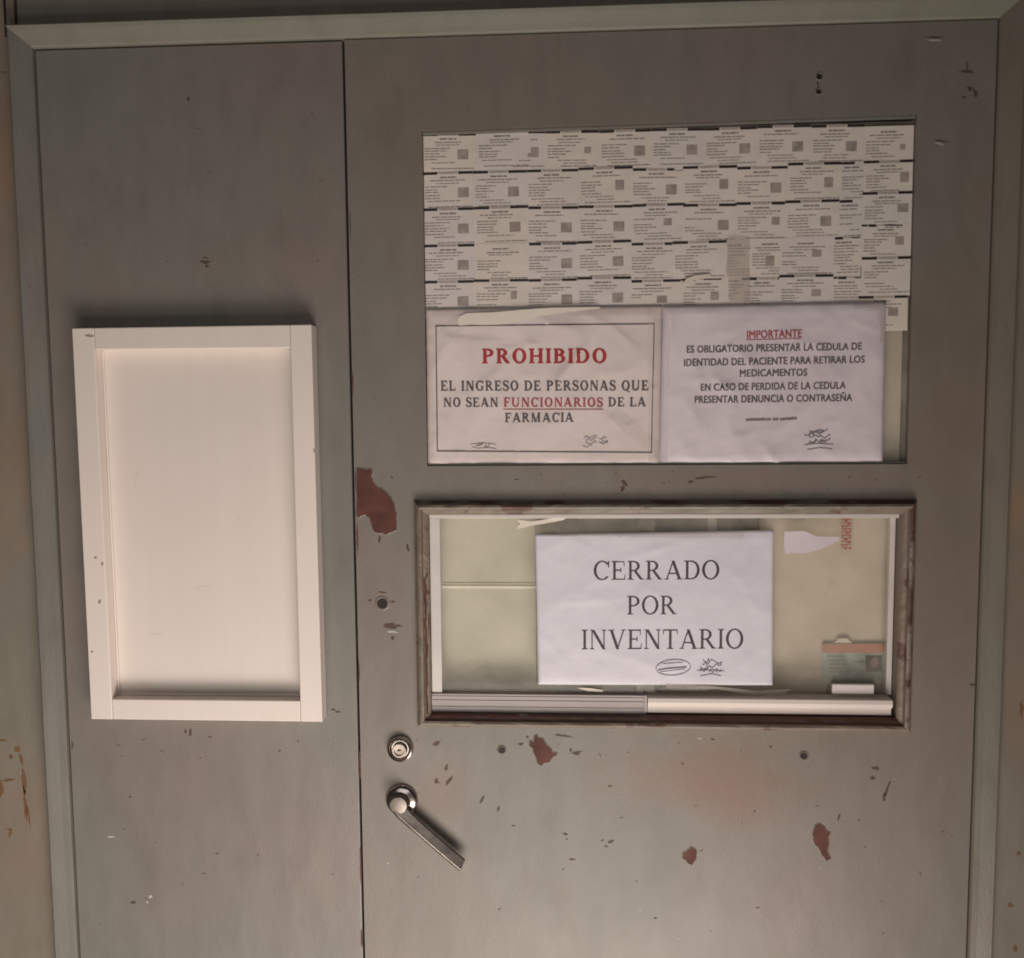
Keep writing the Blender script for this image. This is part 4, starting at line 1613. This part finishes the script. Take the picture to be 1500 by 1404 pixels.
p2.lines(scribble(1178, 1215, 630, 656, 9, 12) + [[(1178, 652), (1195, 650), (1220, 651)], [(1182, 659), (1200, 656), (1218, 658)], [(1184, 640), (1190, 632), (1200, 636), (1212, 629)]], 1.0, M['ink_pen'], 'signature')

YC = 0.0078
p3 = Paper('paper_notice', 'white sheet reading CERRADO POR INVENTARIO taped on the lower sliding glass', 'notice',
           [(784, 783), (1133, 777), (1131.5, 1004), (788.5, 1003)], YC, M['paper_white'], amp=0.0017, seed=5.0, nu=80, nv=54, wav=8, edge=0.0003)
p3.text(TIMES, 'CERRADO', (869, 849.5), (1054, 848.5), 27, M['ink_black'], track=0.07)
p3.text(TIMES, 'POR', (918.5, 900), (991, 899.5), 26.5, M['ink_black'], track=0.07)
p3.text(TIMES, 'INVENTARIO', (852, 951), (1089, 950), 28, M['ink_black'], track=0.07)
ell = [(986 + 25.5 * math.cos(t * math.pi / 12), 977.5 + 11.5 * math.sin(t * math.pi / 12) - 0.06 * 25 * math.cos(t * math.pi / 12)) for t in range(24)]
p3.polys('stamp', p3.line(ell, 1.0, None, closed=True, sub=1) + p3.line([(964, 981), (978, 979), (1005, 977)], 2.0, None, sub=6) + p3.line([(967, 984), (1003, 980)], 0.8, None, sub=6)
         + p3.line([(970, 972), (1000, 970)], 0.8, None, sub=6), M['ink_pen'])
p3.lines(scribble(1026, 1056, 967, 986, 9, 21) + [[(1021, 982), (1040, 981), (1060, 983)], [(1026, 990), (1042, 987), (1056, 990)], [(1034, 976), (1042, 966), (1052, 972), (1058, 970)]], 1.0, M['ink_pen'], 'signature')

# ---------------------------------------------------------------- tapes, flakes, card


def flat_piece(name, pxpts, y, mat, label=None, cat=None, th=0.0003, amp=0.0004, n=4, parent=None, group=None):
    pts = outline([at(a, b, y) for a, b in pxpts], n, amp, rnd.random() * 9)
    mb = MB()
    mb.prism(pts, y - th, y)
    o = mb.build(name, M[mat], parent)
    if label:
        tag(o, label, cat, group)
    return o


flat_piece('glare_strip', [(670, 471), (672, 464), (684, 459), (720, 458), (765, 454), (810, 451), (878, 450), (880, 452), (835, 457), (790, 463), (760, 470), (735, 476), (672, 477)], YN - 0.0022, 'cream_strip',
           'cream strip standing for glare across the top of the PROHIBIDO notice', 'painted glare', th=0.00025, amp=0.0002)  # bright glare on the covered sheet, built as a cream strip
flat_piece('clear_tape', [(626, 500), (668, 462), (682, 478), (640, 520)], YN - 0.0019, 'tape', 'clear tape strip slanting over the top left corner of the PROHIBIDO notice', 'tape', amp=0.0002)
flat_piece('clear_tape', [(905, 600), (968, 650), (966, 676), (890, 612)], YN - 0.0019, 'tape', 'clear tape strip slanting over the lower right of the PROHIBIDO notice', 'tape', amp=0.0003)
flat_piece('clear_tape', [(948, 452), (982, 451), (978, 678), (950, 679)], YN - 0.0024, 'tape', 'upright clear tape strip joining the two red headed notices', 'tape', amp=0.0002)
flat_piece('clear_tape', [(1250, 446), (1294, 444), (1294, 500), (1284, 510)], YN - 0.0024, 'tape', 'clear tape over the top right corner of the IMPORTANTE notice', 'tape', amp=0.0003)
flat_piece('clear_tape', [(1064, 352), (1075, 347), (1098, 352), (1099, 445), (1068, 444), (1071, 420), (1063, 400), (1068, 375)], YS - 0.0034, 'tape_milky', 'torn milky tape strip standing upright between the slips', 'tape', amp=0.0008)
flat_piece('torn_paper', [(1000, 416), (1006, 408), (1018, 404), (1040, 402), (1042, 406), (1018, 411), (1002, 420)], YS - 0.0036, 'slip_d', 'small curled scrap of torn slip above the IMPORTANTE notice', 'paper scrap')
flat_piece('clear_tape', [(757, 774), (759, 767), (756, 762), (790, 759), (850, 757.5), (1080, 758), (1092, 778), (1088, 790), (822, 786), (800, 768), (775, 771)], YC - 0.0020, 'tape', 'broad clear tape along the top of the CERRADO sheet', 'tape', amp=0.0004)
flat_piece('torn_paper', [(756, 775), (762, 768), (757, 762), (778, 764), (800, 761), (830, 757), (826, 762), (800, 767), (780, 770), (765, 774)], YC - 0.0024, 'cream_strip', 'torn white scrap at the top left end of the tape on the lower glass', 'paper scrap')
flat_piece('torn_paper', [(1149, 779), (1178, 778), (1196, 786), (1228, 787), (1234, 790), (1215, 799), (1198, 806), (1178, 811), (1160, 810), (1151, 812), (1148, 800)], YC - 0.0006, 'paper_lilac', 'white torn paper scrap right of the CERRADO sheet', 'paper scrap')
flat_piece('torn_paper', [(1213, 857), (1218, 854), (1224, 858), (1226, 868), (1219, 871), (1212, 867)], YC - 0.0006, 'tape_milky', 'tiny pale flake of paper above the identity card', 'paper scrap')
flat_piece('clear_tape', [(975, 1003), (1040, 1005), (1110, 1012), (1158, 1010), (1150, 1016), (1110, 1019), (1050, 1010), (975, 1009)], YC - 0.0016, 'tape_milky', 'loose clear tape tail under the bottom edge of the CERRADO sheet', 'tape', amp=0.0006)
flat_piece('torn_paper', [(845, 1008), (862, 1008), (884, 1011), (882, 1014), (862, 1013)], YC - 0.0014, 'cream_strip', 'thin white sliver under the lower left of the CERRADO sheet', 'paper scrap', amp=0.0002)
# vertical red lettered strip, characters no longer legible
vs = flat_piece('red_lettered_strip', [(1230, 754), (1250, 754), (1249, 812), (1230, 812)], YC - 0.0007, 'tape', 'narrow clear strip with faded red marks near the top right of the lower glass', 'sticker', amp=0.0001)
mb = MB()
yv = YC - 0.00125
for k in range(11):
    yy0 = 756 + k * 4.6
    for (a, c, d, e_) in ((1233, 1247, yy0, yy0 + 1.2), (1233 + (k % 3) * 4, 1236 + (k % 3) * 4, yy0 + 1.3, yy0 + 3.2), (1244 - (k % 2) * 5, 1246 - (k % 2) * 5, yy0 + 1.3, yy0 + 3.4)):
        q = [at(a, e_, yv), at(c, e_, yv), at(c, d, yv), at(a, d, yv)]
        mb.quad(*[(p[0], yv, p[1]) for p in q])
mb.build('red_marks', M['ink_dull_red'], vs)

# identity card behind the glass
YK = 0.0345
card = thing('identity_card', 'blue green identity card with red top band behind the lower right glass', 'card')


def rrect(x0, y0, x1, y1, y, r=4):
    out = []
    for cx, cy, a0 in ((x1 - r, y0 + r, -90), (x1 - r, y1 - r, 0), (x0 + r, y1 - r, 90), (x0 + r, y0 + r, 180)):
        for k in range(5):
            a = math.radians(a0 + 22.5 * k)
            out.append(at(cx + r * math.cos(a), cy + r * math.sin(a), y))
    return out


mb = MB()
mb.prism(rrect(1204, 943, 1298, 1003, YK), YK - 0.0008, YK)
mb.build('card_body', M['card_blue'], card)
yk = YK - 0.00095
mb = MB()
mb.prism(rrect(1205, 944, 1297, 956.5, yk, 2.5), yk, YK - 0.00082)
mb.build('red_band', M['card_red'], card)
mb = MB()
mb.prism(rrect(1268, 960, 1292, 984, yk, 2), yk, YK - 0.00082)
pb = mb.build('portrait', M['card_dark'], card)
mb = MB()
c = at(1281, 971, yk)
mb.poly([(c[0] + 0.0052 * math.cos(t * math.pi / 8), yk - 0.0001, c[1] + 0.0066 * math.sin(t * math.pi / 8)) for t in range(16)])
mb.build('face', M['card_skin'], pb)
mb = MB()
for k, (a, b_) in enumerate(((1212, 1238), (1214, 1236), (1216, 1240), (1212, 1236), (1250, 1266), (1214, 1234))):
    yq = (961, 967, 972.5, 979, 969, 984)[k]
    q = [at(a, yq + 1.2, yk), at(b_, yq + 1.2, yk), at(b_, yq, yk), at(a, yq, yk)]
    mb.quad(*[(p[0], yk, p[1]) for p in q])
mb.build('printed_text', M['ink_grey'], card)
clip = thing('plastic_clip', 'small white plastic block on the sill rail under the identity card', 'clip')
a, b_ = at(1219, 1017, 0.0050), at(1281, 1003, 0.0050)
mb = MB()
mb.box(a[0], b_[0], 0.0050, 0.0112, a[1], b_[1])
mb.build('block', M['white_plastic'], clip, bevel=0.0015)
a, b_ = at(1214, 1023, 0.024), at(1301, 1004, 0.024)
mb = MB()
mb.box(a[0], b_[0], 0.0235, 0.034, a[1] - 0.004, b_[1])
tag(mb.build('dark_box', M['dark_box'], bevel=0.001), 'low dark reddish box behind the glass below the identity card', 'box')
flat_piece('torn_paper', [(1222, 942), (1228, 936), (1240, 935), (1248, 942)], YK - 0.0012, 'cream_strip', 'pale scrap of tape holding the top of the identity card', 'paper scrap')
